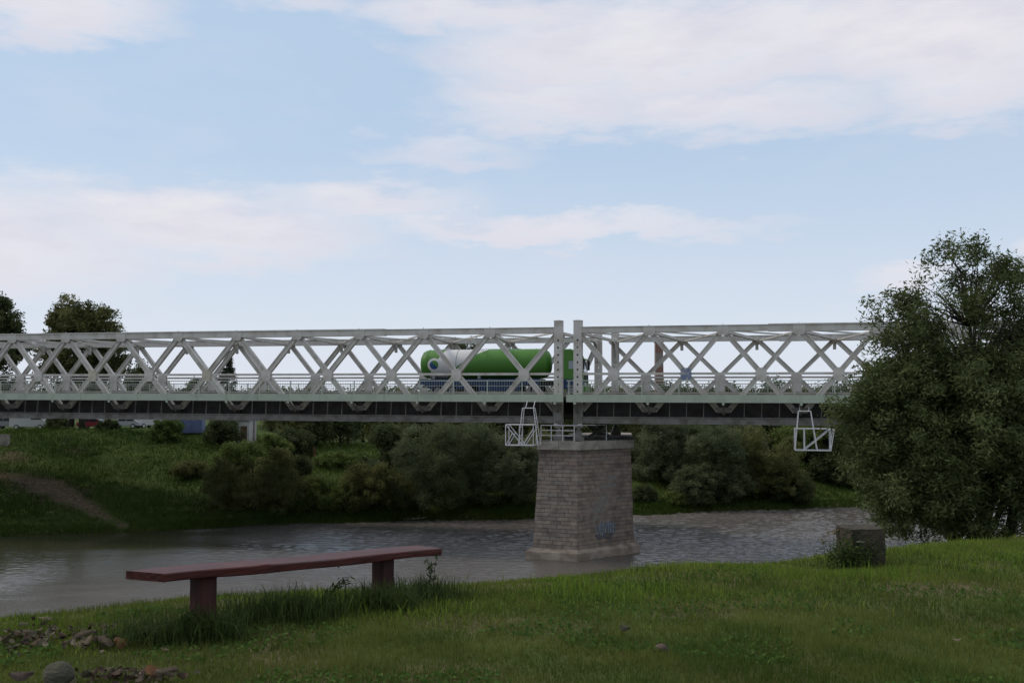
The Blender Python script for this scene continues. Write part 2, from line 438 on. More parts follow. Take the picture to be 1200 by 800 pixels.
def build_water():
    m = bpy.data.materials.new('river_water'); m.use_nodes = True
    nt = m.node_tree; N, L = nt.nodes.new, nt.links.new; b = nt.nodes['Principled BSDF']
    b.inputs['Base Color'].default_value = (.060, .048, .028, 1)
    b.inputs['Roughness'].default_value = .20; b.inputs['IOR'].default_value = 1.36
    tc = N('ShaderNodeTexCoord')

    def tex(sx, sy, sc, det, rough=.55, dist=0.0, rot=10):
        mp = N('ShaderNodeMapping'); mp.inputs['Scale'].default_value = (sx, sy, 1); mp.inputs['Rotation'].default_value = (0, 0, R(rot))
        L(tc.outputs['Object'], mp.inputs[0])
        n = N('ShaderNodeTexNoise'); n.inputs['Scale'].default_value = sc; n.inputs['Detail'].default_value = det
        n.inputs['Roughness'].default_value = rough; n.inputs['Distortion'].default_value = dist
        L(mp.outputs[0], n.inputs[0]); return n.outputs[0]

    def Mth(op, a, b_=None, clamp=False):
        n = N('ShaderNodeMath'); n.operation = op; n.use_clamp = clamp
        for i, v in enumerate((a, b_)):
            if v is None: continue
            if isinstance(v, (int, float)): n.inputs[i].default_value = v
            else: L(v, n.inputs[i])
        return n.outputs[0]
    fine = tex(.7, 1.0, 4.0, 4, .6, .6)
    mid = tex(.5, 1.0, .35, 3, .5, .8)
    big = tex(.35, 1, .10, 3, .5, .6)          # patches of rough and smooth water
    sep = N('ShaderNodeSeparateXYZ'); L(tc.outputs['Object'], sep.inputs[0])
    # slack water at the left bank (upstream eddy), rougher current towards the pier
    calm = N('ShaderNodeMapRange'); calm.interpolation_type = 'SMOOTHSTEP'
    L(Mth('ADD', sep.outputs[0], Mth('MULTIPLY', big, 22.0)), calm.inputs[0])
    calm.inputs[1].default_value = -26; calm.inputs[2].default_value = -8; calm.inputs[3].default_value = .12; calm.inputs[4].default_value = 1
    pm = N('ShaderNodeMapRange'); L(big, pm.inputs[0]); pm.inputs[1].default_value = .36; pm.inputs[2].default_value = .6; pm.inputs[3].default_value = .35; pm.inputs[4].default_value = 1.0
    h = Mth('ADD', Mth('MULTIPLY', fine, .075), Mth('MULTIPLY', mid, .04))
    amp = Mth('MULTIPLY', calm.outputs[0], pm.outputs[0])
    bp = N('ShaderNodeBump'); bp.inputs['Strength'].default_value = 1.0; bp.inputs['Distance'].default_value = 1.0
    L(Mth('MULTIPLY', h, amp), bp.inputs['Height']); L(bp.outputs[0], b.inputs['Normal'])
    rg = N('ShaderNodeMapRange'); L(calm.outputs[0], rg.inputs[0]); rg.inputs[1].default_value = .12; rg.inputs[2].default_value = 1; rg.inputs[3].default_value = .06; rg.inputs[4].default_value = .20; L(rg.outputs[0], b.inputs['Roughness'])
    # muddy water with reflections put into its colour: dark bank left, pale sky elsewhere
    cr = N('ShaderNodeMix'); cr.data_type = 'RGBA'; cr.inputs[6].default_value = (.036, .036, .018, 1); cr.inputs[7].default_value = (.125, .115, .105, 1)
    L(Mth('MULTIPLY', calm.outputs[0], Mth('ADD', big, .35), True), cr.inputs[0]); L(cr.outputs[2], b.inputs['Base Color'])
    def lines(segs):
        out_ = []
        for a, b_, st in segs:
            n = max(1, int(round((b_ - a) / st))); out_ += [a + (b_ - a) * i / n for i in range(n)]
        return np.array(out_ + [segs[-1][1]])
    xs = lines([(-700, -80, 60), (-80, -52, 2), (-52, 46, .2), (46, 80, 2), (80, 700, 60)]); ys = lines([(-320, 40, 40), (40, 56, 2), (56, 114, .18), (114, 130, 2), (130, 420, 40)])
    X, Y = np.meshgrid(xs, ys); H = np.zeros_like(X); g = np.random.default_rng(2)
    for k in range(64):
        wl = .42 * (3.4 ** g.random()); th = R(78) + g.normal(0, .75); kk = 2 * math.pi / wl
        H += (wl * .0062) * np.sin(kk * (X * math.cos(th) + Y * math.sin(th)) + g.uniform(0, 6.28) + .8 * vnoise(X, Y, 6, k))
    edge = np.clip((X + 78) / 24, 0, 1) * np.clip((78 - X) / 28, 0, 1) * np.clip((Y - 42) / 10, 0, 1) * np.clip((126 - Y) / 10, 0, 1)
    calm_ = np.clip((X + 24 + 7 * vnoise(X, Y, 9, 3) + .25 * (Y - 75)) / 16, .10, 1)      # slack water at the left bank
    rough_ = np.clip(.85 + .35 * vnoise(X * .6, Y, 7, 5) + .25 * vnoise(X * .5, Y, 2.4, 6), .22, 1.5)
    H *= edge * calm_ * rough_ * np.clip(.95 + (Y - 78) / 34, .8, 1.7)
    nx, ny = len(xs), len(ys); V = np.stack([X.ravel(), Y.ravel(), (WZ + H).ravel()], 1)
    q = (np.arange(nx - 1)[None, :] + nx * np.arange(ny - 1)[:, None]).ravel()
    w = np_mesh('river_water', V, np.stack([q, q + 1, q + nx + 1, q + nx], 1).ravel(), np.full(len(q), 4), m, smooth=True)
    tag(w, 'rippled brown river', None, kind='structure')


build_water()

# ------------------------------------------------------------------ bridge
BR_O = Vector((4.34, 75.6, 0.0))
BR_A = math.atan2(-1150, 4961)
GRADE = .0035
BROT = (0, GRADE, BR_A)
BM = Matrix.Translation(BR_O) @ Matrix.Rotation(BR_A, 4, 'Z') @ Matrix.Rotation(GRADE, 4, 'Y')
PAN, HALF, GAPX = 5.45, 2.725, .76
NP = 12
WB, SKEW = 12.7, 1.29
ZT, ZB = 5.33, -1.53           # chord centres
ZM = 1.9                       # crossing height


def section_bar(a, b, w, t, off):
    """built-up diagonal in the truss plane: web with two edge flanges; off shifts it across the plane"""
    a = Vector(a) + Vector((0, off, 0)); b = Vector(b) + Vector((0, off, 0))
    d = (b - a).normalized(); n = d.cross(Vector((0, 1, 0)))
    m = MB().bar(a, b, w - .12, t * .55)
    for s in (-1, 1):
        o = n * (s * (w / 2 - .03)); m.bar(a + o, b + o, .06, t)
    return m


_gus = {}


def gusset(kind, x, y, z, parent, mt):
    if kind not in _gus:
        if kind == 'cross': poly = [(-.40, -.30), (-.22, -.50), (.22, -.50), (.40, -.30), (.40, .30), (.22, .50), (-.22, .50), (-.40, .30)]
        elif kind == 'tall': poly = [(-.40, -1.25), (.40, -1.25), (.46, .20), (.22, .46), (-.22, .46), (-.46, .20)]
        elif kind == 'top': poly = [(-.42, -.30), (-.28, -.42), (.28, -.42), (.42, -.30), (.46, .29), (.3, .33), (-.3, .33), (-.46, .29)]
        else: poly = [(-.40, -.13), (.40, -.13), (.66, .16), (.50, .28), (-.50, .28), (-.66, .16)]
        me = MB().prism(poly, 'y', -.012, .012)
        m2 = bpy.data.meshes.new('gusset_' + kind); m2.from_pydata(me.v, [], me.f); bm_fix(m2); m2.materials.append(MT['steel']); _gus[kind] = m2
    me = _gus[kind]
    o = link('gusset_plate', me, parent); o.location = (x, y, z)
    if mt is not MT['steel']:
        o.material_slots[0].link = 'OBJECT'; o.material_slots[0].material = mt
    return o


def end_post(x, y, parent, s):
    """hollow post: perforated front and back plates on two side channels, a cap, a shoe"""
    w, dpt = .58, .56
    z0, z1 = -1.95, 6.02
    m = MB().box(x - w / 2, x - w / 2 + .05, y - dpt / 2, y + dpt / 2, z0, z1).box(x + w / 2 - .05, x + w / 2, y - dpt / 2, y + dpt / 2, z0, z1)
    post = m.build('end_post', MT['steel'], parent)
    hz = [4.55 - .565 * k for k in range(8)] + [.05]
    for yy in (y - dpt / 2 - .012, y + dpt / 2 + .012):
        pl = MB(); zs = z0; hw = w / 2 + .03; r = .088
        def slab(za, zb):
            pl.box(x - hw, x + hw, yy - .011, yy + .011, za, zb)
        for zc in sorted(hz):
            slab(zs, zc - .2)
            for sg in (-1, 1):     # plate round a diamond hole
                poly = [(x, zc - .2), (x + sg * hw, zc - .2), (x + sg * hw, zc + .2), (x, zc + .2), (x, zc + r * 1.25), (x + sg * r, zc), (x, zc - r * 1.25)]
                pl.prism(poly, 'y', yy - .011, yy + .011)
            zs = zc + .2
        slab(zs, z1)
        pl.build('perforated_plate', MT['steel'], post)
    MB().box(x - .34, x + .34, y - .33, y + .33, z1, z1 + .06).add(
        [(x - .3, y - .3, z1 + .06), (x + .3, y - .3, z1 + .06), (x + .3, y + .3, z1 + .06), (x - .3, y + .3, z1 + .06), (x, y, z1 + .14)],
        [(0, 1, 4), (1, 2, 4), (2, 3, 4), (3, 0, 4)]).build('post_cap', MT['steel'], post)
    # rounded shoe under the deck
    sh = [(x - s * .30, -.35), (x - s * .30, -1.9)] + [(x - s * .30 + s * .62 * math.sin(a), -1.45 - .5 * math.cos(a)) for a in np.linspace(0, 1.45, 6)] + [(x + s * .42, -.9), (x + s * .75, -.35)]
    MB().prism(sh, 'y', y - .36, y - .31).build('shoe_plate', MT['steel2'], post)


def railing(parent, x0, x1, yy, zf, mt, step, top=1.0):
    r = empty('railing', (0, 0, 0)); r.parent = parent
    xs = np.arange(x0 + .2, x1, step)
    pm = None
    for xx in xs:
        if pm is None:
            b = MB().box(-.035, .035, -.035, .035, 0, top); pm = bpy.data.meshes.new('railing_post'); pm.from_pydata(b.v, [], b.f); bm_fix(pm); pm.materials.append(mt)
        o = link('railing_post', pm, r); o.location = (xx, yy, zf)
    MB().box(x0, x1, yy - .035, yy + .035, zf + top, zf + top + .07).build('top_rail', mt, r)
    MB().box(x0, x1, yy - .02, yy + .02, zf + .10, zf + .14).build('bottom_rail', mt, r)
    pk = MB()
    for xx in np.arange(x0 + .1, x1, .2):
        pk.box(xx - .0065, xx + .0065, yy - .0065, yy + .0065, zf + .14, zf + top)
    pk.box(x0, x1, yy - .012, yy + .012, zf + .62, zf + .65)
    tag(pk.build('balusters', mt, r), kind='stuff')
    return r


def span(s, label):
    """s = -1 the span left of the pier, +1 the span right of it"""
    E = empty('bridge_span', BR_O, BROT)
    tag(E, label, 'bridge')
    L = GAPX + NP * PAN
    X = lambda t: s * t
    lo = lambda a, b: (min(a, b), max(a, b))
    for side, (y0, sh) in enumerate(((0, 0), (WB, SKEW))):
        ph = -2.7 if (side == 1 and s < 0) else 0.0      # the far left truss has its own panel setting-out
        near = side == 0
        sg = -1 if near else 1           # outward direction
        xa, xb = lo(X(GAPX) + sh, X(L) + sh)
        # top chord: box with overhanging cover plates, thicker away from the pier
        m = MB().box(xa, xb, y0 - .24, y0 + .24, ZT - .22, ZT + .20)
        m.box(xa, xb, y0 - .31, y0 + .31, ZT + .203, ZT + .25)
        c0, c1 = lo(X(GAPX + 2.6 * PAN) + sh, X(L) + sh)
        m.box(c0, c1, y0 - .29, y0 + .29, ZT + .253, ZT + .30).box(c0, c1, y0 - .27, y0 + .27, ZT - .26, ZT - .223)
        m.build('top_chord', MT['steel'], E)
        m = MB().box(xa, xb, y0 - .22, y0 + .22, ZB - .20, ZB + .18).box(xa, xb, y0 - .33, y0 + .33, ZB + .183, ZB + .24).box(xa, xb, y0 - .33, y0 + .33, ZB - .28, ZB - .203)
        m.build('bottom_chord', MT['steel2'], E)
        end_post(X(GAPX) + sh, y0, E, s)
        end_post(X(L) + sh, y0, E, -s)
        wide = side == 1 and s > 0                        # the far right truss has longer panels
        for k in range(10 if wide else NP):
            p0, p1 = X(GAPX + k * PAN) + sh + ph, X(GAPX + (k + 1) * PAN) + sh + ph
            if wide: p0, p1 = GAPX - .475 + k * 6.4 + sh, GAPX - .475 + (k + 1) * 6.4 + sh
            xc = (p0 + p1) / 2
            section_bar((p0, y0, ZT - .1), (p1 - s * .36, y0, -.80), .38, .34, 0.0).build('diagonal', MT['steel'], E)
            section_bar((p0 + s * .36, y0, -.80), (p1, y0, ZT - .1), .37, .33, 0.006).build('diagonal', MT['steel'], E)
            gm = MT['steel']
            if near and s < 0 and k in (5, 7): gm = MT['tan']
            if near and s > 0 and k == 1: gm = MT['scrawl']
            gusset('cross' if near else 'tall', xc, y0 + (-.195), ZM, E, gm)
            if k > 0: gusset('top', p0, y0 + sg * .262, ZT - .1, E, MT['steel'])
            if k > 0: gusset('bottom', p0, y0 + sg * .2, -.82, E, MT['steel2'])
            a_, b_ = lo(p0, p1)
            MB().box(a_, b_, y0 - .07, y0 + .07, ZM - .02, ZM + .16).build('middle_strut', MT['steel'], E)
            if near:
                for q in (.27, .5, .73):
                    xq = p0 + (p1 - p0) * q
                    MB().bar((xq, y0 - .12, -1.28), (xq + .04, y0 - .12, -.12), .06, .10).build('stiffener', MT['steel2'], E)
                MB().box(p0 - .02, p0 + .02, y0 + sg * .2, y0 + sg * .26, ZT + .25, ZT + .36).build('bolt_head', MT['steel'], E)
        if ph: section_bar((X(GAPX) + sh, y0, ZT - .1), (X(GAPX) + sh + ph, y0, -.80), .41, .34, 0.0).build('diagonal', MT['steel'], E)
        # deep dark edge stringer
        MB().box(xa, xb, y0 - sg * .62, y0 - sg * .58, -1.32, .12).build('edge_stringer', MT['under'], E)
    # floor beams, top struts with knee braces, lateral bracing
    for k in range(NP + 1):
        xn = X(GAPX + k * PAN + (0.0 if k else .05))
        sk = SKEW - (2.7 if s < 0 and k else 0) + (.95 * k - .475 if s > 0 and 0 < k < 7 else 0)
        a, b = Vector((xn, .3, 0)), Vector((xn + sk, WB - .3, 0))
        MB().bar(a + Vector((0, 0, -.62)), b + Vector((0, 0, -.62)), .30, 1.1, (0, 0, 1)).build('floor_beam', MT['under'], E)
        MB().bar(a + Vector((0, 0, ZT - .16)), b + Vector((0, 0, ZT - .16)), .26, .22, (0, 0, 1)).build('top_strut', MT['steel'], E)
        for yb, dr in (((.26, 1), (WB - .26, -1)) if k == 0 else ((WB - .26, -1),)):
            rr = .75 if k else 1.9
            n = 7; cx = rr
            poly = [(0, ZT - .27)] + [(0, ZT - .27 - rr)] + [(rr - (rr - .12) * math.cos(t) , ZT - .27 - rr + (rr - .12) * math.sin(t)) for t in np.linspace(.12, math.pi / 2 - .05, n)] + [(rr, ZT - .27)]
            x_ = xn + sk * (yb / WB)
            MB().prism([(yb + dr * p[0], p[1]) for p in poly], 'x', x_ - .13, x_ + .13).build('knee_brace', MT['steel'], E)
        if k < NP:
            xn2 = X(GAPX + (k + 1) * PAN)
            MB().bar((xn, .2, ZT - .10), (xn2 + (SKEW - 2.7 if s < 0 else SKEW + (.95 * (k + 1) - .475 if k < 6 else 0)), WB - .2, ZT - .10), .14, .12, (0, 0, 1)).build('lateral_brace', MT['steel'], E)
            MB().bar((xn + sk, WB - .2, ZT - .24), (xn2, .2, ZT - .24), .14, .12, (0, 0, 1)).build('lateral_brace', MT['steel'], E)
    xa, xb = lo(X(.12), X(L))
    MB().box(xa, xb, .66, WB - .66, -.06, .22).build('road_deck', MT['asphalt'], E)
    for yy in (3.0, 5.2, 7.4, 9.6):
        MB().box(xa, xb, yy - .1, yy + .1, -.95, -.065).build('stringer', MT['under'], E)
    for yy in (1.15, WB - 1.15):     # kerb and crash rail beside the road
        MB().box(xa, xb, yy - .2, yy + .2, .223, .62).build('kerb', MT['concrete'], E)
    # the walkways on outriggers outside each truss
    for yo, si in ((-1.70, 1), (WB + 1.70, -1)):
        sh = 0 if si == 1 else SKEW
        wa, wb = lo(X(.12) + sh, X(L) + sh)
        f0, f1 = sorted((yo, yo + si * .08))
        MB().box(wa, wb, f0, f1, -.19, .39).build('fascia_beam', MT['green'], E)
        y2, y3 = sorted((yo + si * .085, yo + si * 1.38))
        MB().box(wa, wb, y2, y3, .22, .32).build('walkway_floor', MT['concrete'], E)
        for k in range(2 * NP + 1):
            xn = X(GAPX + k * HALF) + sh
            MB().box(xn - .03, xn + .03, *sorted((yo - si * .03, yo - si * .003)), -.185, .385).build('splice_plate', MT['green'], E)
            if k % 2 == 0:
                MB().box(xn - .09, xn + .09, f0 - .01, f1 + .01, -.36, -.194).build('hanger_lug', MT['green'], E)
                m = MB().bar((xn, yo + si * .12, -.02), (xn, yo + si * 1.45, -.02), .14, .24, (0, 0, 1)).bar((xn, yo + si * .15, -.2), (xn, yo + si * 1.45, -1.05), .12, .12)
                m.build('outrigger', MT['steel2'], E)
        railing(E, wa, wb, yo + si * .04, .39, MT['rail'], HALF)
    return E


span(-1, 'long pale grey lattice truss bridge span left of the stone pier')
span(1, 'pale grey truss bridge span right of the pier, running behind the willow')


# ------------------------------------------------------------------ pier
def build_pier():
    tdir = Vector((1150, 4961, 0)).normalized()
    def foot(Lp, Np_, Rp, dN, dL, dR, back=.75):
        l = P(Lp, 468, dL); n = P(Np_, 468, dN); r = P(Rp, 468, dR)
        for q in (l, n, r): q.z = 0
        ray = Vector((r.x, r.y, 0)).normalized()
        r2 = r + (ray * .75 + tdir * .25).normalized() * 16.5 - Vector((back, 0, 0)); l2 = l + tdir * 17.5
        n2 = (r2 + l2) / 2 + tdir * 2.6
        return [l, n, r, r2, n2, l2]
    zt, zb = -3.76, -11.1
    top = foot(632, 676, 738.5, 73.7, 75.0, 77.0)
    bot = foot(624.5, 675.5, 741.5, 73.2, 74.6, 77.2)
    org = sum(bot, Vector()) / 6; org.z = WZ - 1.2
    E = empty('bridge_pier', org)
    tag(E, 'tapering stone block pier standing in the river under the bridge', 'pier')
    rel = lambda v, z: (v.x - org.x, v.y - org.y, z - org.z)

    def inset(poly, d):
        c = sum(poly, Vector()) / len(poly)
        return [q + (c - q).normalized() * d for q in poly]

    def frust(pb, pt, z0, z1):
        n = len(pb)
        return [rel(v, z0) for v in pb] + [rel(v, z1) for v in pt], [tuple(range(n))[::-1], tuple(range(n, 2 * n))] + [(i, (i + 1) % n, (i + 1) % n + n, i + n) for i in range(n)]
    v, f = frust(inset(bot, .07), inset(top, .07), zb - .3, zt + .05)
    mesh_obj('core', v, f, MT['mortar'], E)
    rng = random.Random(3)
    nc = 25; ch = (zt - zb) / nc
    extra = MB()
    for fi in range(6):
        A0, A1 = bot[fi], bot[(fi + 1) % 6]; B0, B1 = top[fi], top[(fi + 1) % 6]
        ln = (A1 - A0).length; vis = fi in (0, 1)
        nb = max(2, int(round(ln / 1.15)))
        nrm = (A1 - A0).normalized().cross(Vector((0, 0, 1)))
        for c in range(nc):
            z0, z1 = zb + c * ch, zb + (c + 1) * ch
            cuts = [0.0]; off = .5 if c % 2 else 0
            for j in range(1, nb + (1 if off else 0)):
                cuts.append(min(.97, max(.03, (j - off * 1.0 + rng.uniform(-.16, .16)) / nb)))
            cuts.append(1.0)
            for j in range(len(cuts) - 1):
                a, b = cuts[j], cuts[j + 1]
                g = .011; ga = g / ln
                if b - a < 3 * ga: continue
                pr = rng.uniform(.0, .035); bv = .018
                def pt(t, z, o):
                    h = (z - zb) / (zt - zb)
                    return rel(A0.lerp(A1, t).lerp(B0.lerp(B1, t), h) + nrm * o, z)
                aa, bb, za, zz = a + (ga if a > 0 else -.0), b - (ga if b < 1 else 0), z0 + g, z1 - g
                vv = [pt(aa, za, -.12), pt(bb, za, -.12), pt(bb, zz, -.12), pt(aa, zz, -.12),
                      pt(aa, za, pr - bv), pt(bb, za, pr - bv), pt(bb, zz, pr - bv), pt(aa, zz, pr - bv),
                      pt(aa + bv / ln, za + bv, pr), pt(bb - bv / ln, za + bv, pr), pt(bb - bv / ln, zz - bv, pr), pt(aa + bv / ln, zz - bv, pr)]
                ff = [(0, 1, 5, 4), (1, 2, 6, 5), (2, 3, 7, 6), (3, 0, 4, 7), (4, 5, 9, 8), (5, 6, 10, 9), (6, 7, 11, 10), (7, 4, 8, 11), (8, 9, 10, 11)]
                if vis: mesh_obj('stone_block', vv, ff, MT['stone'], E)
                else: extra.add(vv, ff)
    tag(extra.build('masonry', MT['stone'], E), kind='stuff')
    # plinth with a weathered sloping top
    pl0 = foot(614.5, 675, 749.5, 72.5, 73.8, 76.8, 1.9); pl1 = inset(pl0, .12)
    v, f = frust(pl0, pl1, WZ - 1.2, -11.28)
    n = 6
    v += [rel(q, -11.08) for q in inset(bot, -.05)]
    f = [f[0]] + f[2:] + [(n + i, n + (i + 1) % n, 2 * n + (i + 1) % n, 2 * n + i) for i in range(n)] + [tuple(range(2 * n, 3 * n))]
    mesh_obj('plinth', v, f, MT['plinth'], E)
    # cap slabs
    cp = foot(629, 679.5, 743, 73.2, 74.4, 76.9)
    def slab_pieces(poly, z0, z1, name, cuts):
        for i in range(6):
            A, B = poly[i], poly[(i + 1) % 6]; nrm = (B - A).normalized().cross(Vector((0, 0, 1)))
            k = cuts[i]
            for j in range(k):
                a = A.lerp(B, j / k + (.004 if j else 0)); b = A.lerp(B, (j + 1) / k - (.004 if j < k - 1 else 0)); o = -nrm * .9
                vv = [rel(a, z0), rel(b, z0), rel(b + o, z0), rel(a + o, z0), rel(a, z1), rel(b, z1), rel(b + o, z1), rel(a + o, z1)]
                mesh_obj(name, vv, [(3, 2, 1, 0), (4, 5, 6, 7), (0, 1, 5, 4), (1, 2, 6, 5), (2, 3, 7, 6), (3, 0, 4, 7)], MT['concrete'], E)
    slab_pieces(cp, -3.75, -3.12, 'cap_stone', [2, 3, 4, 2, 2, 4])
    v, f = frust(inset(cp, .25), inset(cp, .25), -3.8, -3.16)
    mesh_obj('cap_slab', v, f, MT['concrete'], E)
    # bearings under the posts
    for xb in (-.76, .76):
        for yb, sh in ((0, 0), (WB, SKEW)):
            w = BM @ Vector((xb + sh, yb, 0)); x, y = w.x - org.x, w.y - org.y
            zz0 = -3.155 - org.z; zz1 = -1.98 - org.z
            b = MB().box(x - .42, x + .42, y - .5, y + .5, zz0, zz0 + .30).prism([(x - .36, zz0 + .30), (x + .36, zz0 + .30), (x + .16, zz0 + .85), (x - .16, zz0 + .85)], 'y', y - .35, y + .35)
            b.tube([(x, y - .42, zz0 + .92), (x, y + .42, zz0 + .92)], .10, 10).box(x - .34, x + .34, y - .36, y + .36, zz0 + .99, zz1)
            b.build('bearing', MT['steel2'], E)
    # dark cross frame between near and far bearings
    a = BM @ Vector((0.95, 3.5, 0)); b = BM @ Vector((1.9, 9.5, 0))
    for (z0, z1) in ((-3.1, -2.0), (-2.0, -3.1)):
        MB().bar((a.x - org.x, a.y - org.y, z0 - org.z), (b.x - org.x, b.y - org.y, z1 - org.z), .22, .2, (1, 0, 0)).build('cross_brace', MT['steel2'], E)
    # sprayed scrawl on the right-hand face
    A0, A1, B0, B1 = bot[1], bot[2], top[1], top[2]
    nrm = (A1 - A0).normalized().cross(Vector((0, 0, 1)))
    def fp(t, z, o=.05):
        h = (z - zb) / (zt - zb)
        return Vector(rel(A0.lerp(A1, t).lerp(B0.lerp(B1, t), h) + nrm * o, z))
    pale = mat('pale_blue_spray', (.24, .29, .32)); inky = mat('dark_blue_spray', (.09, .10, .13))
    def stroke(mb, pts, w):
        pts = [fp(*p) for p in pts]
        for i in range(len(pts) - 1):
            d = (pts[i + 1] - pts[i]).normalized(); sd = d.cross(nrm).normalized() * (w / 2)
            k = nrm * .006
            mb.add([pts[i] - sd, pts[i] + sd, pts[i + 1] + sd, pts[i + 1] - sd, pts[i] - sd + k, pts[i] + sd + k, pts[i + 1] + sd + k, pts[i + 1] - sd + k],
                   [(0, 1, 2, 3), (4, 5, 6, 7), (0, 1, 5, 4), (2, 3, 7, 6), (1, 2, 6, 5), (3, 0, 4, 7)])
    m1, m2 = MB(), MB()
    zc = -9.65
    for k, (t0, pts) in enumerate(((.28, [(0, .45), (.02, -.35), (.06, -.6), (.085, -.1), (.075, .35)]), (.39, [(0, .75), (.0, -.5), (.03, -.75), (.06, -.3), (.05, .35), (.015, .1)]),
                                   (.475, [(0, .55), (.01, -.55), (.05, .2), (.075, .62), (.08, -.6)]), (.575, [(0, .4), (.02, -.5), (.055, -.1), (.04, .35), (.0, .15)]), (.65, [(.0, .55), (.02, -.2), (.0, -.65)]))):
        q = [(.47 + (t0 + a - .47) * .85, zc + b * .8) for a, b in pts]
        stroke(m1, q, .07); stroke(m2, [(a + .012, b - .07, .046) for a, b in q], .09)
    stroke(m2, [(.31, zc - .52), (.38, zc - .78), (.45, zc - .6), (.53, zc - .84), (.62, zc - .5)], .10)
    g = m1.build('graffiti', pale, E); g['label'] = 'pale blue sprayed scrawl'
    m2.build('graffiti_outline', inky, g)
    return org


build_pier()


# ------------------------------------------------------------------ inspection platforms and cap railing
def tubes(name, segs, r, parent, m):
    for a, b in segs:
        MB().tube([a, b], r, 6).build(name, m, parent)


def platform(px, py_b, D, right, label, w, tower):
    """hanging tube cage with a ladder tower; origin at its lower corner, local x along the bridge"""
    o = P(px, py_b, D)
    E = empty('inspection_platform', o, (0, 0, BR_A)); tag(E, label, 'platform', 'hanging inspection platforms')
    h, dp = 1.52, 1.1
    t = .035; m = MT['white_tube']
    W = w
    fr = []
    for y in (0, dp):
        fr += [((0, y, 0), (W, y, 0)), ((0, y, h), (W, y, h)), ((0, y, 0), (0, y, h)), ((W, y, 0), (W, y, h))]
        if right: fr += [((.65, y, .05), (W, y, h))]
        else: fr += [((0, y, h), (W * .62, y, 0)), ((0, y, 0), (.55, y, h * .62)), ((W * .62, y, 0), (W, y, h * .8)), ((W * .5, y, 0), (W * .5, y, h))]
        if right: fr += [((.65, y, 0), (.65, y, h)), ((W, y, 0), (W + .25, y, h))]
    for z in (0, h):
        for x in (0, W): fr.append(((x, 0, z), (x, dp, z)))
    for x in np.linspace(W * .2, W * .8, 4): fr.append(((x, 0, 0), (x, dp, 0)))
    tubes('frame_tube', fr, t, E, m)
    x0 = tower
    top = 2.75
    tw = []
    for y in (.05, dp - .05):
        yt = dp / 2 + (y - dp / 2) * .6
        tw += [((x0, y, .02), (x0 + .28, yt, top)), ((x0 + 1.5, y, .02), (x0 + 1.12, yt, top)), ((x0 + .28, yt, top), (x0 + 1.12, yt, top))]
    for z in (.7, 1.35, 2.0, 2.6):
        q = z / top; tw.append(((x0 + .28 * q, .05 + .2 * q, z), (x0 + .28 * q, dp - .05 - .2 * q, z)))
        tw.append(((x0 + 1.5 - .38 * q, .05 + .2 * q, z), (x0 + 1.5 - .38 * q, dp - .05 - .2 * q, z)))
    tubes('ladder_tube', tw, .032, E, m)
    for xx in (x0 + .4, x0 + 1.0):      # hooks up to the bottom chord
        MB().tube([(xx, dp - .3, top), (xx, dp + .35, top + .55)], .03, 6).build('hanger', m, E)
    return E


platform(592.5, 521.5, 73.3, False, 'white tubular inspection cage hanging left of the pier top', 2.1, .95)
platform(932, 527.5, 69.5, True, 'white tubular inspection cage under the bridge beside the willow', 2.4, .0)


def cap_railing():
    o = P(634, 517, 74.5); E = empty('pier_railing', Vector((o.x, o.y, -3.12)))
    tag(E, 'white tube guard railing along the top of the stone pier', 'railing')
    pts = [P(634, 517, 74.7), P(646, 517, 74.3), P(659.5, 517, 73.9), P(673, 517, 73.6)]
    pts = [Vector((p.x - o.x, p.y - o.y, 0)) for p in pts]
    for p in pts: MB().tube([p, p + Vector((0, 0, 1.2))], .035, 6).build('railing_post', MT['white_tube'], E)
    for z in (.42, .80, 1.18):
        q = [p + Vector((0, 0, z)) for p in pts] + ([pts[-1] + Vector((2.6, 2.1, z))] if z > 1 else [])
        MB().tube(q, .03, 6).build('rail', MT['white_tube'], E)
    e = pts[-1] + Vector((2.6, 2.1, 0)); MB().tube([e, e + Vector((0, 0, 1.2))], .035, 6).build('railing_post', MT['white_tube'], E)


cap_railing()


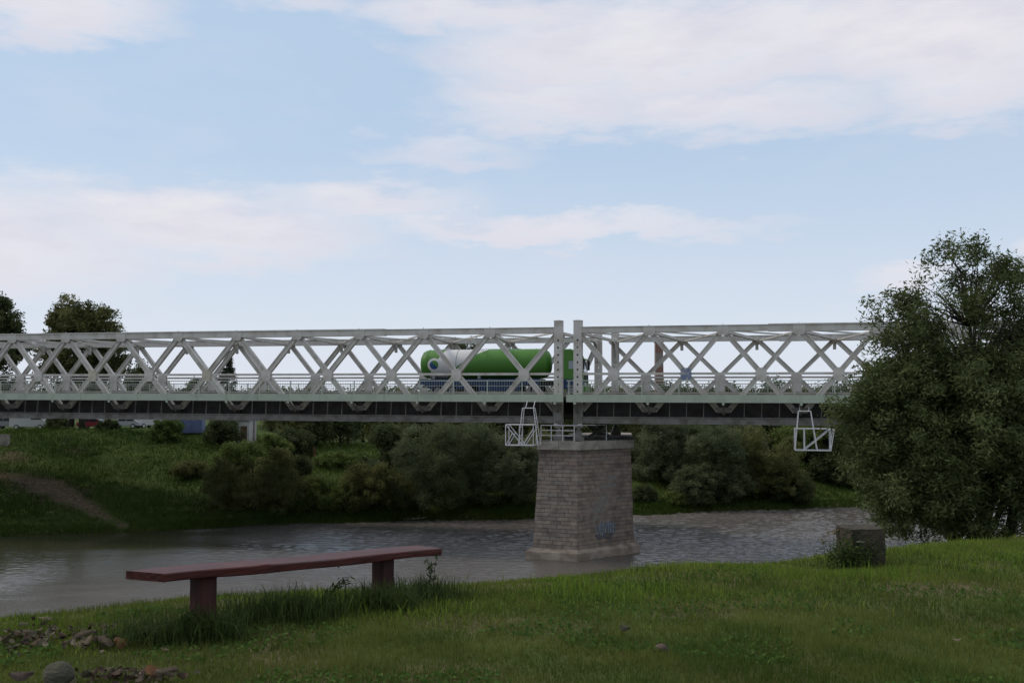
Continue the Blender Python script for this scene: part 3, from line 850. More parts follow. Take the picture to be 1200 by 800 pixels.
# ------------------------------------------------------------------ tanker lorry
def tank_paint():
    m = bpy.data.materials.new('tank_paint'); m.use_nodes = True
    nt = m.node_tree; N, L = nt.nodes.new, nt.links.new; b = nt.nodes['Principled BSDF']
    b.inputs['Roughness'].default_value = .45; b.inputs['Specular IOR Level'].default_value = .3
    tc = N('ShaderNodeTexCoord'); sp = N('ShaderNodeSeparateXYZ'); L(tc.outputs['Object'], sp.inputs[0]); x, z = sp.outputs[0], sp.outputs[2]

    def M(op, a, c=None):
        n = N('ShaderNodeMath'); n.operation = op
        for i, v in enumerate((a, c)):
            if v is None: continue
            if isinstance(v, (int, float)): n.inputs[i].default_value = v
            else: L(v, n.inputs[i])
        return n.outputs[0]

    def mixc(f, a, c):
        n = N('ShaderNodeMix'); n.data_type = 'RGBA'; L(f, n.inputs[0])
        for i, v in ((6, a), (7, c)):
            if isinstance(v, tuple): n.inputs[i].default_value = (*v, 1)
            else: L(v, n.inputs[i])
        return n.outputs[2]
    green, white, blue = (.070, .205, .032), (.62, .62, .62), (.025, .075, .20)
    q = M('SUBTRACT', z, 1.95)                       # height above tank underside in truck space
    xb = M('ADD', M('ADD', 2.8, q), M('MULTIPLY', M('MULTIPLY', q, q), .30))
    xa = M('ADD', .55, M('MULTIPLY', q, .62))
    sw = M('MULTIPLY', M('LESS_THAN', x, xb), M('GREATER_THAN', x, M('ADD', xa, .5)))
    dx = M('SUBTRACT', x, 1.45); dz = M('SUBTRACT', z, 2.66)
    d = M('SQRT', M('ADD', M('MULTIPLY', dx, dx), M('MULTIPLY', dz, dz)))
    ring = M('LESS_THAN', d, .58); disc = M('LESS_THAN', d, .38)
    half = M('GREATER_THAN', M('ADD', dx, M('MULTIPLY', dz, 1.1)), .06)
    c = mixc(sw, green, white); c = mixc(ring, c, white); c = mixc(disc, c, mixc(half, blue, green))
    L(c, b.inputs['Base Color'])
    return m


def build_truck():
    YL = 6.2
    o = BM @ Vector((-13.84, YL, .22))
    E = empty('tanker_lorry', o, (0, 0, BR_A))
    tag(E, 'green tanker lorry with white swoosh and blue skirt crossing the bridge', 'lorry')
    grn = mat('cab_green_paint', (.070, .205, .032), (.075, .22, .03), .4, 2, spec=.4)
    blu = mat('blue_skirt_paint', (.016, .038, .10), (.022, .048, .12), .5, 2)
    wht = mat('truck_white', (.6, .6, .6)); gls = mat('truck_glass', (.20, .25, .28), rough=.08, spec=.8)
    chrome = mat('truck_grey', (.25, .25, .25), rough=.4, metal=.5)
    # tank: lathe along x with domed ends
    cz, rad = 2.74, 1.25
    prof = [(0.0, .0), (.02, .45), (.10, .82), (.26, 1.08), (.5, 1.21), (.8, rad), (2.5, rad), (5, rad), (8, rad), (10.4, rad), (10.8, 1.19), (11.1, 1.04), (11.28, .72), (11.36, .36), (11.38, 0)]
    n = 40; V = []; Fc = []
    for (x, r) in prof:
        for k in range(n):
            a = 2 * math.pi * k / n; V.append((x, math.cos(a) * r * 1.02, cz + math.sin(a) * r))
    for i in range(len(prof) - 1):
        for k in range(n): Fc.append((i * n + k, i * n + (k + 1) % n, (i + 1) * n + (k + 1) % n, (i + 1) * n + k))
    t = mesh_obj('tank', V, Fc, tank_paint(), E, True)
    bm_fix(t.data)
    for x in (.8, 3.4, 6.0, 8.6, 10.1):
        MB().tube([(x - .02, math.cos(a) * 1.283, cz + math.sin(a) * 1.258) for a in np.linspace(-.2, math.pi + .2, 20)], .02, 5).build('band', grn, t)
    for x in (2.2, 4.9, 7.6):
        MB().tube([(x, 0, cz + 1.2), (x, 0, cz + 1.36)], .28, 14).build('hatch', wht, t)
    MB().box(1.5, 8.6, .35, .75, cz + 1.26, cz + 1.30).build('catwalk', chrome, t)
    for sd in (-1, 1):
        MB().box(.1, 10.6, sd * 1.20 - .03, sd * 1.20 + .03, .95, 1.46).build('side_skirt', blu, E)
        MB().box(.9, 4.6, sd * 1.17 - .03, sd * 1.17 + .03, .62, .93).build('tool_locker', blu, E)
        MB().box(5.3, 8.9, sd * 1.17 - .03, sd * 1.17 + .03, .45, .93).build('side_guard', blu, E)
    MB().box(.15, 13.5, -.45, .45, .85, 1.30).build('chassis', MT['dark'], E)
    for x in (1.2, 5.2, 9.2):
        MB().box(x, x + .25, -1.0, 1.0, 1.3, 1.75).build('saddle', chrome, E)
    MB().box(-.02, .12, -1.2, 1.2, .75, 1.15).build('rear_bumper', wht, E)
    MB().prism([(.15, 1.0), (.55, 1.0), (.35, .62)], 'y', -1.24, -1.2).build('warning_triangle', wht, E)
    wl = None
    def wheel(x, sd):
        b = MB().tube([(0, -.15, 0), (0, -.12, 0), (0, .12, 0), (0, .15, 0)], [.44, .5, .5, .44], 18).build('wheel', MT['dark'], E)
        b.location = (x, sd * 1.05, .5)
        MB().tube([(0, -.165, 0), (0, .165, 0)], .26, 12).build('rim', chrome, b)
    for x in (1.75, 3.05, 4.35, 10.2, 13.35):
        for sd in (-1, 1): wheel(x, sd)
    # cab
    c0 = 11.85
    prof = [(c0, 1.0), (c0, 3.55), (c0 + .35, 3.86), (c0 + 1.3, 3.90), (c0 + 1.95, 3.55), (c0 + 2.25, 2.85), (c0 + 2.38, 1.95), (c0 + 2.45, .55), (c0 + 1.9, .45), (c0 + 1.75, .9), (c0 + .9, .95)]
    cab = MB().prism(prof, 'y', -1.18, 1.18).build('cab', grn, E)
    bv = cab.modifiers.new('bevel', 'BEVEL'); bv.width = .08; bv.segments = 2; bv.limit_method = 'ANGLE'; bv.angle_limit = R(40)
    for sd in (-1, 1):
        y0, y1 = sorted((sd * 1.185, sd * 1.20))
        d = MB().prism([(c0 + .95, 1.42), (c0 + .95, 3.0), (c0 + 1.85, 3.0), (c0 + 2.05, 2.2), (c0 + 2.05, 1.42)], 'y', y0, y1).build('door', grn, cab)
        y0, y1 = sorted((sd * 1.202, sd * 1.21))
        MB().prism([(c0 + 1.15, 2.25), (c0 + 1.15, 2.9), (c0 + 1.75, 2.9), (c0 + 1.95, 2.25)], 'y', y0, y1).build('side_window', gls, d)
        MB().bar((c0 + 2.2, sd * 1.2, 2.95), (c0 + 2.45, sd * 1.42, 2.95), .05, .05, (0, 0, 1)).box(c0 + 2.35, c0 + 2.5, sd * 1.42 - .12, sd * 1.42 + .12, 2.2, 3.0).build('mirror', MT['dark'], cab)
        MB().box(c0 + 2.44, c0 + 2.5, sd * .85 - .22, sd * .85 + .22, .85, 1.1).build('headlight', wht, cab)
    MB().bar((c0 + 2.395, 0, 1.98), (c0 + 2.24, 0, 2.86), .06, 2.1).build('windscreen', gls, cab)
    MB().box(c0 + 2.3, c0 + 2.56, -1.22, 1.22, .40, .80).build('bumper', grn, cab)
    MB().box(c0 + 2.41, c0 + 2.47, -.9, .9, 1.15, 1.85).build('grille', MT['dark'], cab)
    MB().prism([(c0 + 2.0, 3.05), (c0 + 2.62, 2.95), (c0 + 2.62, 3.05), (c0 + 2.0, 3.18)], 'y', -1.1, 1.1).build('sun_visor', grn, cab)
    MB().box(c0 - .02, c0 + 2.43, -1.19, -1.183, .62, 1.4).box(c0 - .02, c0 + 2.43, 1.183, 1.19, .62, 1.4).build('blue_trim', blu, cab)


build_truck()


# ------------------------------------------------------------------ foliage
def leaves_mesh(name, C, length, width, rng, material, parent, tint, droop=0.0, smin=.6, smax=1.25, tri=False):
    """one diamond leaf per centre C"""
    n = len(C)
    ax = rng.normal(size=(n, 3)); ax[:, 2] = ax[:, 2] * .7 - droop
    ax /= np.linalg.norm(ax, axis=1)[:, None]
    r = rng.normal(size=(n, 3)); sd = np.cross(ax, r); sd /= np.linalg.norm(sd, axis=1)[:, None] + 1e-9
    nm = np.cross(ax, sd)
    s = rng.uniform(smin, smax, n)[:, None]
    a = ax * length * s; w = sd * width * s * .5; k = nm * width * s * .22
    if tri:
        V = np.empty((n, 3, 3)); V[:, 0] = C - a * .45 + w; V[:, 1] = C - a * .45 - w; V[:, 2] = C + a * .55
        return np_mesh(name, V.reshape(-1, 3), np.arange(3 * n), np.full(n, 3), material, parent, {'tint': np.repeat(np.clip(tint, 0, 1), 3)})
    V = np.empty((n, 4, 3)); V[:, 0] = C - a * .5; V[:, 1] = C + w + k; V[:, 2] = C + a * .5; V[:, 3] = C - w + k
    base = (np.arange(n) * 4)[:, None]
    Fc = (base + np.array([0, 1, 2, 0, 2, 3])[None, :]).ravel()
    return np_mesh(name, V.reshape(-1, 3), Fc, np.full(2 * n, 3), material, parent, {'tint': np.repeat(np.clip(tint, 0, 1), 4)})


def crown_points(ells, n_clump, per, clump_r, rng, inner=.5, flat=.8, bottom=None, lumps=18, spread=.12):
    """billowing crown: rounded lumps over a union of ellipsoids (cx,cy,cz,rx,ry,rz), leaf clumps over each lump"""
    E = np.array(ells, float); wgt = (E[:, 3] * E[:, 5]); wgt = wgt / wgt.sum()
    nl = lumps * len(E)
    li = np.repeat(np.arange(len(E)), lumps)
    d = rng.normal(size=(nl, 3)); d /= np.linalg.norm(d, axis=1)[:, None]
    rad = inner + (1 - inner) * rng.random(nl) ** .5
    lr = np.minimum(E[li, 3], E[li, 5]) * rng.uniform(.30, .55, nl)
    lc = E[li, :3] + d * np.maximum(E[li, 3:] - lr[:, None] * .55, .1 * E[li, 3:]) * rad[:, None]
    ltint = np.clip(rng.normal(.42, .16, nl), 0, 1)
    pw = lr ** 2; pw = pw / pw.sum()
    ci = rng.choice(nl, n_clump, p=pw)
    d = rng.normal(size=(n_clump, 3)); d[:, 2] += .25; d /= np.linalg.norm(d, axis=1)[:, None]
    cc = lc[ci] + d * (lr[ci] * rng.uniform(.55, 1.05, n_clump))[:, None]
    if bottom is not None: cc[:, 2] = np.maximum(cc[:, 2], bottom + rng.random(n_clump) * .4)
    ct = np.clip(ltint[ci] + rng.normal(0, .14, n_clump), 0, 1)
    cr = clump_r * rng.uniform(.55, 1.2, n_clump)
    o = rng.normal(size=(n_clump, per, 3)); o /= np.linalg.norm(o, axis=2)[:, :, None]
    o = o * (rng.random((n_clump, per, 1)) ** .45) * np.array([1, 1, flat])
    L = cc[:, None, :] + o * cr[:, None, None] + rng.normal(size=(n_clump, per, 3)) * clump_r * spread
    tint = np.clip(ct[:, None] + rng.normal(0, .18, (n_clump, per)), 0, 1)
    return cc, L.reshape(-1, 3), tint.ravel()


def branchwork(parent, cc, trunk_pts, trunk_r, rng, n_limb, material=None, thin=.035):
    mb = MB().tube(trunk_pts, [trunk_r * (1 - .62 * i / (len(trunk_pts) - 1)) for i in range(len(trunk_pts))], 8)
    T = [Vector(p) for p in trunk_pts]
    for i in rng.choice(len(cc), min(n_limb, len(cc)), replace=False):
        e = Vector(cc[i]); j = rng.integers(max(1, len(T) // 3), len(T)); b = T[j]
        if e.z < b.z: b = T[max(0, j - 2)]
        mid = b.lerp(e, .5) + Vector((rng.normal() * .15, rng.normal() * .15, (e - b).length * .10))
        r0 = trunk_r * (.30 + .15 * rng.random()); mb.tube([b, b.lerp(mid, .55), mid, mid.lerp(e, .6), e], [r0, r0 * .8, r0 * .6, r0 * .4, thin * .4], 5)
    return mb.build('trunk', material or MT['bark'], parent, True)


def tree(name, label, cat, px, D, top_py, hw, leaf, seed, n_clump=150, per=50, length=.32, width=.17, clump=.9, trunk=.2, group=None, shape='round', base_z=None, depth=.8, two=False, droop=0.1):
    rng = np.random.default_rng(seed)
    if shape in ('tall', 'bush'): hw *= 1.16
    n_clump = int(n_clump * 2.0); per = int(per * 1.35); length *= .82; width *= .95; clump *= .78
    b = P(px, 468, D); gz = tz(b.x, b.y) if base_z is None else base_z
    topz = P(px, top_py, D).z; H = max(1.5, topz - gz); W = hw * D / F
    E = empty(name, (b.x, b.y, gz - .05)); tag(E, label, cat, group)
    if shape == 'round':
        e = [(0, 0, H * .62, W * .86, W * depth, H * .36), (-W * .4, 0, H * .5, W * .58, W * depth * .7, H * .27), (W * .42, 0, H * .52, W * .56, W * depth * .7, H * .28),
             (rng.uniform(-.3, .3) * W, 0, H * .8, W * .5, W * .5, H * .19)]
        bot = H * .2
    elif shape == 'bush':
        e = [(0, 0, H * .42, W * .9, W * depth, H * .50), (-W * .45, 0, H * .32, W * .52, W * .6, H * .36), (W * .45, 0, H * .34, W * .52, W * .6, H * .38), (rng.uniform(-.3, .3) * W, 0, H * .66, W * .5, W * .5, H * .30)]
        bot = .1
    elif shape == 'tall':
        e = [(0, 0, H * .55, W * .8, W * depth, H * .42), (rng.uniform(-.4, .4) * W, 0, H * .35, W * .7, W * .7, H * .3), (rng.uniform(-.4, .4) * W, 0, H * .75, W * .6, W * .5, H * .24),
             (-W * .4, -W * .2, H * .2, W * .6, W * .5, H * .2), (W * .4, -W * .2, H * .2, W * .6, W * .5, H * .2), (0, -W * .3, H * .12, W * .7, W * .5, H * .14)]
        bot = .1
    if shape == 'fir':
        q = rng.random(n_clump) ** .75; ang = rng.uniform(0, 6.283, n_clump); rad = W * (1 - q) * rng.uniform(.3, 1.0, n_clump)
        cc = np.stack([np.cos(ang) * rad, np.sin(ang) * rad, H * (.1 + .9 * q) - rad * .25], 1)
        off = rng.normal(size=(n_clump, per, 3)) * np.array([1, 1, .45]) * clump * .5 * (1.1 - .7 * q)[:, None, None]
        L = (cc[:, None] + off).reshape(-1, 3); tint = rng.random(len(L))
    else:
        cc, L, tint = crown_points(e, n_clump, per, clump, rng, bottom=bot)
    leaves_mesh('crown', L, length, width, rng, LEAF[leaf], E, tint, droop, tri=True)
    hh = H * (.95 if shape == 'fir' else .7)
    tp = [(rng.normal() * .05 * i, rng.normal() * .05 * i, hh * i / 6) for i in range(7)]
    branchwork(E, cc, tp, trunk, rng, 14 if shape != 'fir' else 0)
    if two:
        for dx in two:
            MB().tube([(dx, .3, -.2), (dx * .8, .2, H * .2), (dx * .4, 0, H * .5)], [trunk * .8, trunk * .7, trunk * .3], 8).build('trunk', MT['bark'], E, True)
    return E


# --- the trees that rise above the bridge on the left
tree('broad_tree', 'tall dark broadleaf tree with two trunks rising above the left of the bridge', 'tree', 97, 118, 346, 55, 'oak', 11, 260, 60, .40, .24, 1.15, .42, two=(-1.5,), droop=.05)
tree('broad_tree', 'tree cut off by the left picture edge, taller than the bridge', 'tree', -8, 112, 339, 40, 'dark', 12, 190, 55, .38, .22, 1.0, .36)
tree('spruce_tree', 'narrow dark spruce seen through the bridge lattice', 'tree', 266, 140, 408, 25, 'fir', 13, 120, 50, .30, .10, .8, .2, shape='fir')
tree('broad_tree', 'small dark tree showing over the deck beside the spruce', 'tree', 226, 138, 441, 15, 'dark', 14, 60, 40, .34, .2, .8, .15)
tree('broad_tree', 'rounded tree beyond the two trunked tree, half hidden by lattice', 'tree', 165, 135, 418, 22, 'dark', 15, 90, 45, .34, .2, .9, .2)
tree('broad_tree', 'tree whose top shows above the rear of the green tanker', 'tree', 545, 155, 394, 36, 'dark', 16, 130, 50, .40, .24, 1.1, .3)
tree('broad_tree', 'tree top peeping over the front of the green tanker', 'tree', 592, 158, 402, 22, 'oak', 17, 90, 45, .40, .22, 1.0, .25)
# --- bushes along the left bank top
tree('bush', 'fresh green bush at the bank top between the parked cars and blue container', 'bush', 198, 113, 486, 19, 'fresh', 21, 70, 45, .30, .15, .6, .07, shape='bush')
tree('bush', 'dark green bush between the blue container and the white house', 'bush', 262, 113, 486, 21, 'dark', 22, 80, 45, .30, .15, .65, .07, shape='bush')
tree('bush', 'dark bush on the bank left of the two trunks', 'bush', 68, 119, 486, 15, 'dark', 25, 60, 45, .28, .14, .6, .06, shape='bush')
tree('bush', 'low bush on the bank under the two trunked tree', 'bush', 128, 117, 490, 13, 'dark', 23, 30, 40, .28, .14, .5, .05, shape='bush')
tree('bush', 'loose yellowish bush right of the white house', 'bush', 322, 112, 506, 20, 'fresh', 24, 70, 45, .28, .13, .6, .07, shape='bush')
# --- shrubs on the far waterline, left of the pier
tree('willow_bush', 'large rounded olive bush overhanging the left waterline', 'bush', 300, 96.5, 521, 60, 'olive', 31, 330, 60, .26, .10, .75, .12, shape='bush', depth=.75)
tree('willow_bush', 'low light green bush right of the large olive bush', 'bush', 382, 98.0, 557, 42, 'fresh', 32, 200, 55, .24, .10, .65, .08, shape='bush')
tree('willow_bush', 'dull green bush below the grassy clearing by the water', 'bush', 441, 98.6, 536, 42, 'olive', 33, 220, 55, .25, .10, .7, .09, shape='bush')
tree('willow_tree', 'big silver green willow directly left of the pier bank', 'tree', 512, 101.0, 492, 68, 'grey', 34, 420, 60, .28, .09, .85, .22, shape='tall')
tree('willow_tree', 'willow partly hidden behind the pier cage', 'tree', 598, 101.5, 506, 48, 'sallow', 35, 300, 55, .28, .09, .8, .2, shape='tall')
tree('bush', 'dark bush on the slope above the clearing', 'bush', 345, 117, 500, 22, 'dark', 36, 80, 45, .3, .15, .7, .08, shape='bush')
tree('bush', 'small round bush by the red brown post', 'bush', 395, 113, 527, 26, 'fresh', 37, 80, 45, .26, .12, .55, .06, shape='bush')
tree('bush', 'narrow dark bush on the slope left of the clearing', 'bush', 352, 106, 532, 13, 'dark', 38, 60, 40, .26, .12, .6, .06, shape='bush')
# --- right of the pier
tree('willow_tree', 'grey green willow just right of the pier', 'tree', 772, 112, 488, 36, 'sallow', 41, 240, 55, .30, .10, .85, .2, shape='tall')
tree('willow_tree', 'broad willow clump right of the pier grass', 'tree', 838, 107.5, 497, 42, 'grey', 42, 300, 55, .28, .10, .85, .22, shape='tall')
tree('willow_tree', 'willow with yellowish crown left of the hanging cage', 'tree', 893, 109.5, 493, 48, 'olive', 43, 320, 55, .28, .10, .85, .22, shape='tall')
tree('willow_bush', 'low dark shrub at the water under the yellowish willow', 'bush', 922, 108.3, 549, 30, 'dark', 44, 140, 50, .25, .10, .65, .08, shape='bush')
tree('willow_bush', 'grey shrub at the waterline in front of the broad willow', 'bush', 814, 105.6, 541, 27, 'grey', 45, 150, 50, .25, .10, .65, .08, shape='bush')
tree('bush', 'small bush alone on the grass right of the pier', 'bush', 790, 104.6, 576, 14, 'fresh', 46, 60, 40, .22, .10, .5, .05, shape='bush')
tree('bush', 'low bush hugging the right side of the pier', 'bush', 752, 104.5, 566, 16, 'dark', 47, 60, 40, .22, .10, .5, .05, shape='bush')
tree('broad_tree', 'dark tree behind the hanging cage by the near willow', 'tree', 972, 118, 490, 42, 'dark', 48, 220, 50, .34, .17, .9, .22, shape='tall')
tree('broad_tree', 'dark tree glimpsed behind the near willow', 'tree', 1035, 127, 486, 46, 'dark', 49, 200, 50, .34, .17, .9, .22, shape='tall')
tree('willow_bush', 'dark shrub at the far waterline behind the near willow', 'bush', 1030, 116, 545, 32, 'dark', 50, 140, 50, .28, .12, .7, .08, shape='bush')

# --- the second rank up the slope
tree('broad_tree', 'dark tree filling the gap behind the dull green bush', 'tree', 462, 112, 497, 34, 'dark', 51, 190, 50, .32, .16, .9, .2, shape='tall')
tree('broad_tree', 'dark tree behind the right flank of the silver green willow', 'tree', 562, 110, 495, 36, 'dark', 52, 190, 50, .32, .16, .9, .2, shape='tall')
tree('willow_tree', 'dull willow whose crown touches the left edge of the pier', 'tree', 630, 107, 503, 34, 'olive', 53, 190, 50, .30, .12, .9, .2, shape='tall')
tree('broad_tree', 'leafy tree showing right beside the top of the pier', 'tree', 752, 122, 490, 30, 'olive', 54, 180, 50, .32, .16, .9, .2, shape='tall')
tree('broad_tree', 'dark tree between the grey green willow and the broad willow', 'tree', 806, 115, 492, 34, 'dark', 55, 190, 50, .32, .16, .9, .2, shape='tall')
tree('willow_tree', 'dull willow behind the gap right of the broad willow', 'tree', 868, 117, 491, 36, 'sallow', 56, 190, 50, .30, .12, .9, .2, shape='tall')
tree('broad_tree', 'fresh green tree up the slope left of the hanging cage', 'tree', 935, 119, 493, 34, 'fresh', 57, 190, 50, .32, .16, .9, .2, shape='tall')
tree('broad_tree', 'dark tree standing low behind the cage near the far water', 'tree', 1002, 115.5, 500, 34, 'dark', 58, 200, 50, .30, .14, .9, .2, shape='tall')
tree('bush', 'dense bush on the slope behind the large olive bush', 'bush', 283, 107, 515, 30, 'fresh', 59, 110, 45, .28, .13, .7, .07, shape='bush')
tree('bush', 'yellowish weedy bush on the slope left of the olive bush', 'bush', 226, 104, 545, 22, 'olive', 60, 90, 45, .24, .11, .6, .06, shape='bush')
tree('bush', 'low olive thicket between the light green bush and the dull bush', 'bush', 412, 97.6, 572, 24, 'olive', 61, 110, 45, .24, .10, .6, .06, shape='bush')

# --- the unbroken dark row behind: copies of three trees
protos = []
for k, lf in enumerate(('dark', 'dark', 'olive')):
    rng = np.random.default_rng(70 + k)
    e = [(0, 0, 4.6, 2.9, 2.6, 3.0), (-1.3, 0, 3.2, 2.2, 2, 2.6), (1.4, 0, 3.4, 2.2, 2, 2.6), (.4 * (k - 1), 0, 6.4, 1.7, 1.6, 1.7), (0, 0, 1.7, 2.5, 2.3, 1.6)]
    cc, Lp, tint = crown_points(e, 170, 45, .95, rng, bottom=.3)
    t = empty('broad_tree', (0, 0, 0))
    leaves_mesh('crown', Lp, .40, .22, rng, LEAF[lf], t, tint, tri=True)
    branchwork(t, cc, [(0, 0, i * .9) for i in range(7)], .2, rng, 10)
    protos.append(t)
rng = np.random.default_rng(5)
used = [0, 0, 0]
rowpx = list(np.arange(318, 1100, 27))
for i, px in enumerate(rowpx):
    k = int(rng.integers(0, 3)); D = float(rng.uniform(121, 138)); 
    src = protos[k]
    if used[k] == 0: t = src
    else:
        t = src.copy(); COL.objects.link(t)
        for ch in src.children:
            c = ch.copy(); COL.objects.link(c); c.parent = t
    used[k] += 1
    b = P(px, 468, D)
    t.location = (b.x, b.y, tz(b.x, b.y) - .1)
    target = P(px, (rng.uniform(444, 458) if px > 690 else rng.uniform(459, 476)) - (6 if 455 < px < 500 else 0), D).z
    s = (target - t.location.z) / 7.9
    t.scale = (s * 1.05, s * 1.05, s); t.rotation_euler = (0, 0, float(rng.uniform(0, 6.28)))
    left = px < 690
    tag(t, 'dark tree in the dense row beyond the far bank ' + ('left of the pier' if left else 'right of the pier'), 'tree', 'dense tree row left of the pier' if left else 'dense tree row right of the pier')


def distant_woods():
    rng = np.random.default_rng(77); n = 1500
    D = rng.uniform(380, 620, n); u = rng.uniform(-1.0, 1.0, n); X = u * D
    top = 8.6 + 2.2 * vnoise(X, D * 0, 38, 3) + 1.2 * vnoise(X, D * 0, 11, 5)
    Z = -3.7 + top * rng.random(n) ** .5 * (D / 480); per = 36
    o = rng.normal(size=(n, per, 3)) * np.array([3.0, 2.0, 1.1])
    C = (np.stack([X, D, Z], 1)[:, None, :] + o).reshape(-1, 3); C[:, 2] = np.maximum(C[:, 2], -3.5)
    t = np.clip(np.repeat(rng.normal(.4, .2, n), per) + rng.normal(0, .12, n * per), 0, 1)
    tag(leaves_mesh('distant_woods', C, 1.5, 1.0, rng, LEAF['dark'], None, t, tri=True), 'low line of distant woods seen under the bridge lattice', 'woods', kind='stuff')


distant_woods()


# --- the near willow on the right
def near_willow():
    rng = np.random.default_rng(99)
    b = P(1150, 468, 26.0); gz = tz(b.x, b.y)
    E = empty('willow_tree', (b.x, b.y, gz - .1)); tag(E, 'large grey green willow on the near bank filling the right edge', 'tree')
    k = 26.0 / F
    def ell(px, py, rx, rz, ry): return ((px - 1150) * k, 0, (468 - py) * k - gz, rx * k, ry, rz * k)
    dense = [ell(1120, 490, 112, 120, 2.4), ell(1065, 500, 80, 70, 1.8), ell(1140, 570, 122, 75, 2.2), ell(1215, 500, 110, 130, 2.4), ell(1080, 430, 62, 50, 1.5), ell(1180, 410, 80, 60, 1.7), ell(1012, 484, 44, 34, 1.1), ell(1030, 452, 36, 28, 1.0), ell(1030, 530, 40, 34, 1.1), ell(1165, 600, 105, 50, 2.0), ell(1060, 560, 62, 62, 1.7), ell(1090, 590, 62, 48, 1.6)]
    thin = [ell(1115, 355, 74, 44, 1.4), ell(1122, 298, 46, 32, 1.0), ell(1165, 345, 50, 52, 1.3), ell(1060, 385, 46, 36, 1.1), ell(1215, 370, 50, 40, 1.3), ell(1050, 352, 32, 22, .8), ell(1182, 314, 26, 28, .7)]
    c1, L1, t1 = crown_points(dense, 1900, 95, .40, rng, inner=.2, bottom=.2, lumps=26)
    c2, L2, t2 = crown_points(thin, 420, 34, .20, rng, inner=.1, lumps=15, spread=.45)
    L = np.concatenate([L1, L2]); t = np.concatenate([t1, t2])
    leaves_mesh('crown', L, .135, .042, rng, LEAF['willow'], E, t, .35)
    # trunks and limbs
    mb = MB()
    H = (468 - 300) * k - gz
    tr = [(0, 0, -.2), (-.1, 0, 1.2), (.1, .1, 2.6), (.05, 0, 4.2), (-.15, 0, 5.6), (-.25, 0, 7.2), (-.45, 0, H - .3)]
    mb.tube(tr, [.24, .2, .16, .11, .075, .04, .012], 8)
    mb.tube([(.1, 0, -.1), (.7, .2, 1.5), (1.1, .2, 3.4), (1.3, 0, 5.8)], [.2, .16, .1, .04], 8)
    mb.tube([(-.1, 0, -.1), (-.9, -.1, 1.6), (-1.6, -.2, 3.2), (-2.3, 0, 4.8)], [.18, .14, .08, .03], 8)
    T = [Vector(p) for p in tr]
    for i in list(rng.choice(len(c2), 110, replace=False)):
        e = Vector(c2[i]); zb = max(2.5, e.z - 1.0 - rng.random() * 1.4)
        j = min(range(len(T)), key=lambda q: abs(T[q].z - zb)); bp = T[j]
        mid = bp.lerp(e, .5) + Vector((rng.normal() * .12, 0, rng.normal() * .1 + .1))
        mb.tube([bp, bp.lerp(mid, .6), mid, e], [.030, .024, .016, .005], 5)
    for i in list(rng.choice(len(c1), 90, replace=False)):
        e = Vector(c1[i]); j = int(rng.integers(1, 5)); bp = T[j]
        mid = bp.lerp(e, .5) + Vector((0, 0, .2)); mb.tube([bp, mid, e], [.06, .035, .01], 5)
    mb.build('trunk', MT['bark'], E, True)


near_willow()


# ------------------------------------------------------------------ grass
def blades(name, X, Y, h, w, rng, material, lean=.35, parent=None, zoff=-.01, origin=None, tint=None, simple=False):
    n = len(X); Z = terrain(X, Y) + zoff
    if origin is not None: Z = np.full(n, origin)
    az = rng.uniform(0, 6.283, n); sd = np.stack([np.cos(az), np.sin(az), np.zeros(n)], 1)
    la = rng.uniform(0, 6.283, n); lm = np.abs(rng.normal(0, lean, n)); ld = np.stack([np.cos(la) * lm, np.sin(la) * lm, np.zeros(n)], 1)
    B = np.stack([X, Y, Z], 1); up = np.array([0, 0, 1.0])
    h = h[:, None]; w = w[:, None]
    if tint is None: tint = rng.random(n)
    if simple:
        V = np.empty((n, 3, 3)); V[:, 0] = B - sd * w * .5; V[:, 1] = B + sd * w * .5; V[:, 2] = B + (up * (1 - .25 * lm[:, None]) + ld * .9) * h
        return np_mesh(name, V.reshape(-1, 3), np.arange(3 * n), np.full(n, 3), material, parent, {'tint': np.repeat(np.clip(tint, 0, 1), 3)})
    V = np.empty((n, 5, 3))
    V[:, 0] = B - sd * w * .5; V[:, 1] = B + sd * w * .5
    mid = B + (up * .6 + ld * .30) * h
    V[:, 2] = mid + sd * w * .38; V[:, 3] = mid - sd * w * .38
    V[:, 4] = B + (up * (1 - .25 * lm[:, None]) + ld * 1.0) * h
    base = (np.arange(n) * 5)[:, None]
    Fc = (base + np.array([0, 1, 2, 3, 3, 2, 4])[None, :]).ravel()
    if tint is None: tint = rng.random(n)
    o = np_mesh(name, V.reshape(-1, 3), Fc, np.tile([4, 3], n), material, parent, {'tint': np.repeat(np.clip(tint, 0, 1), 5)})
    return o


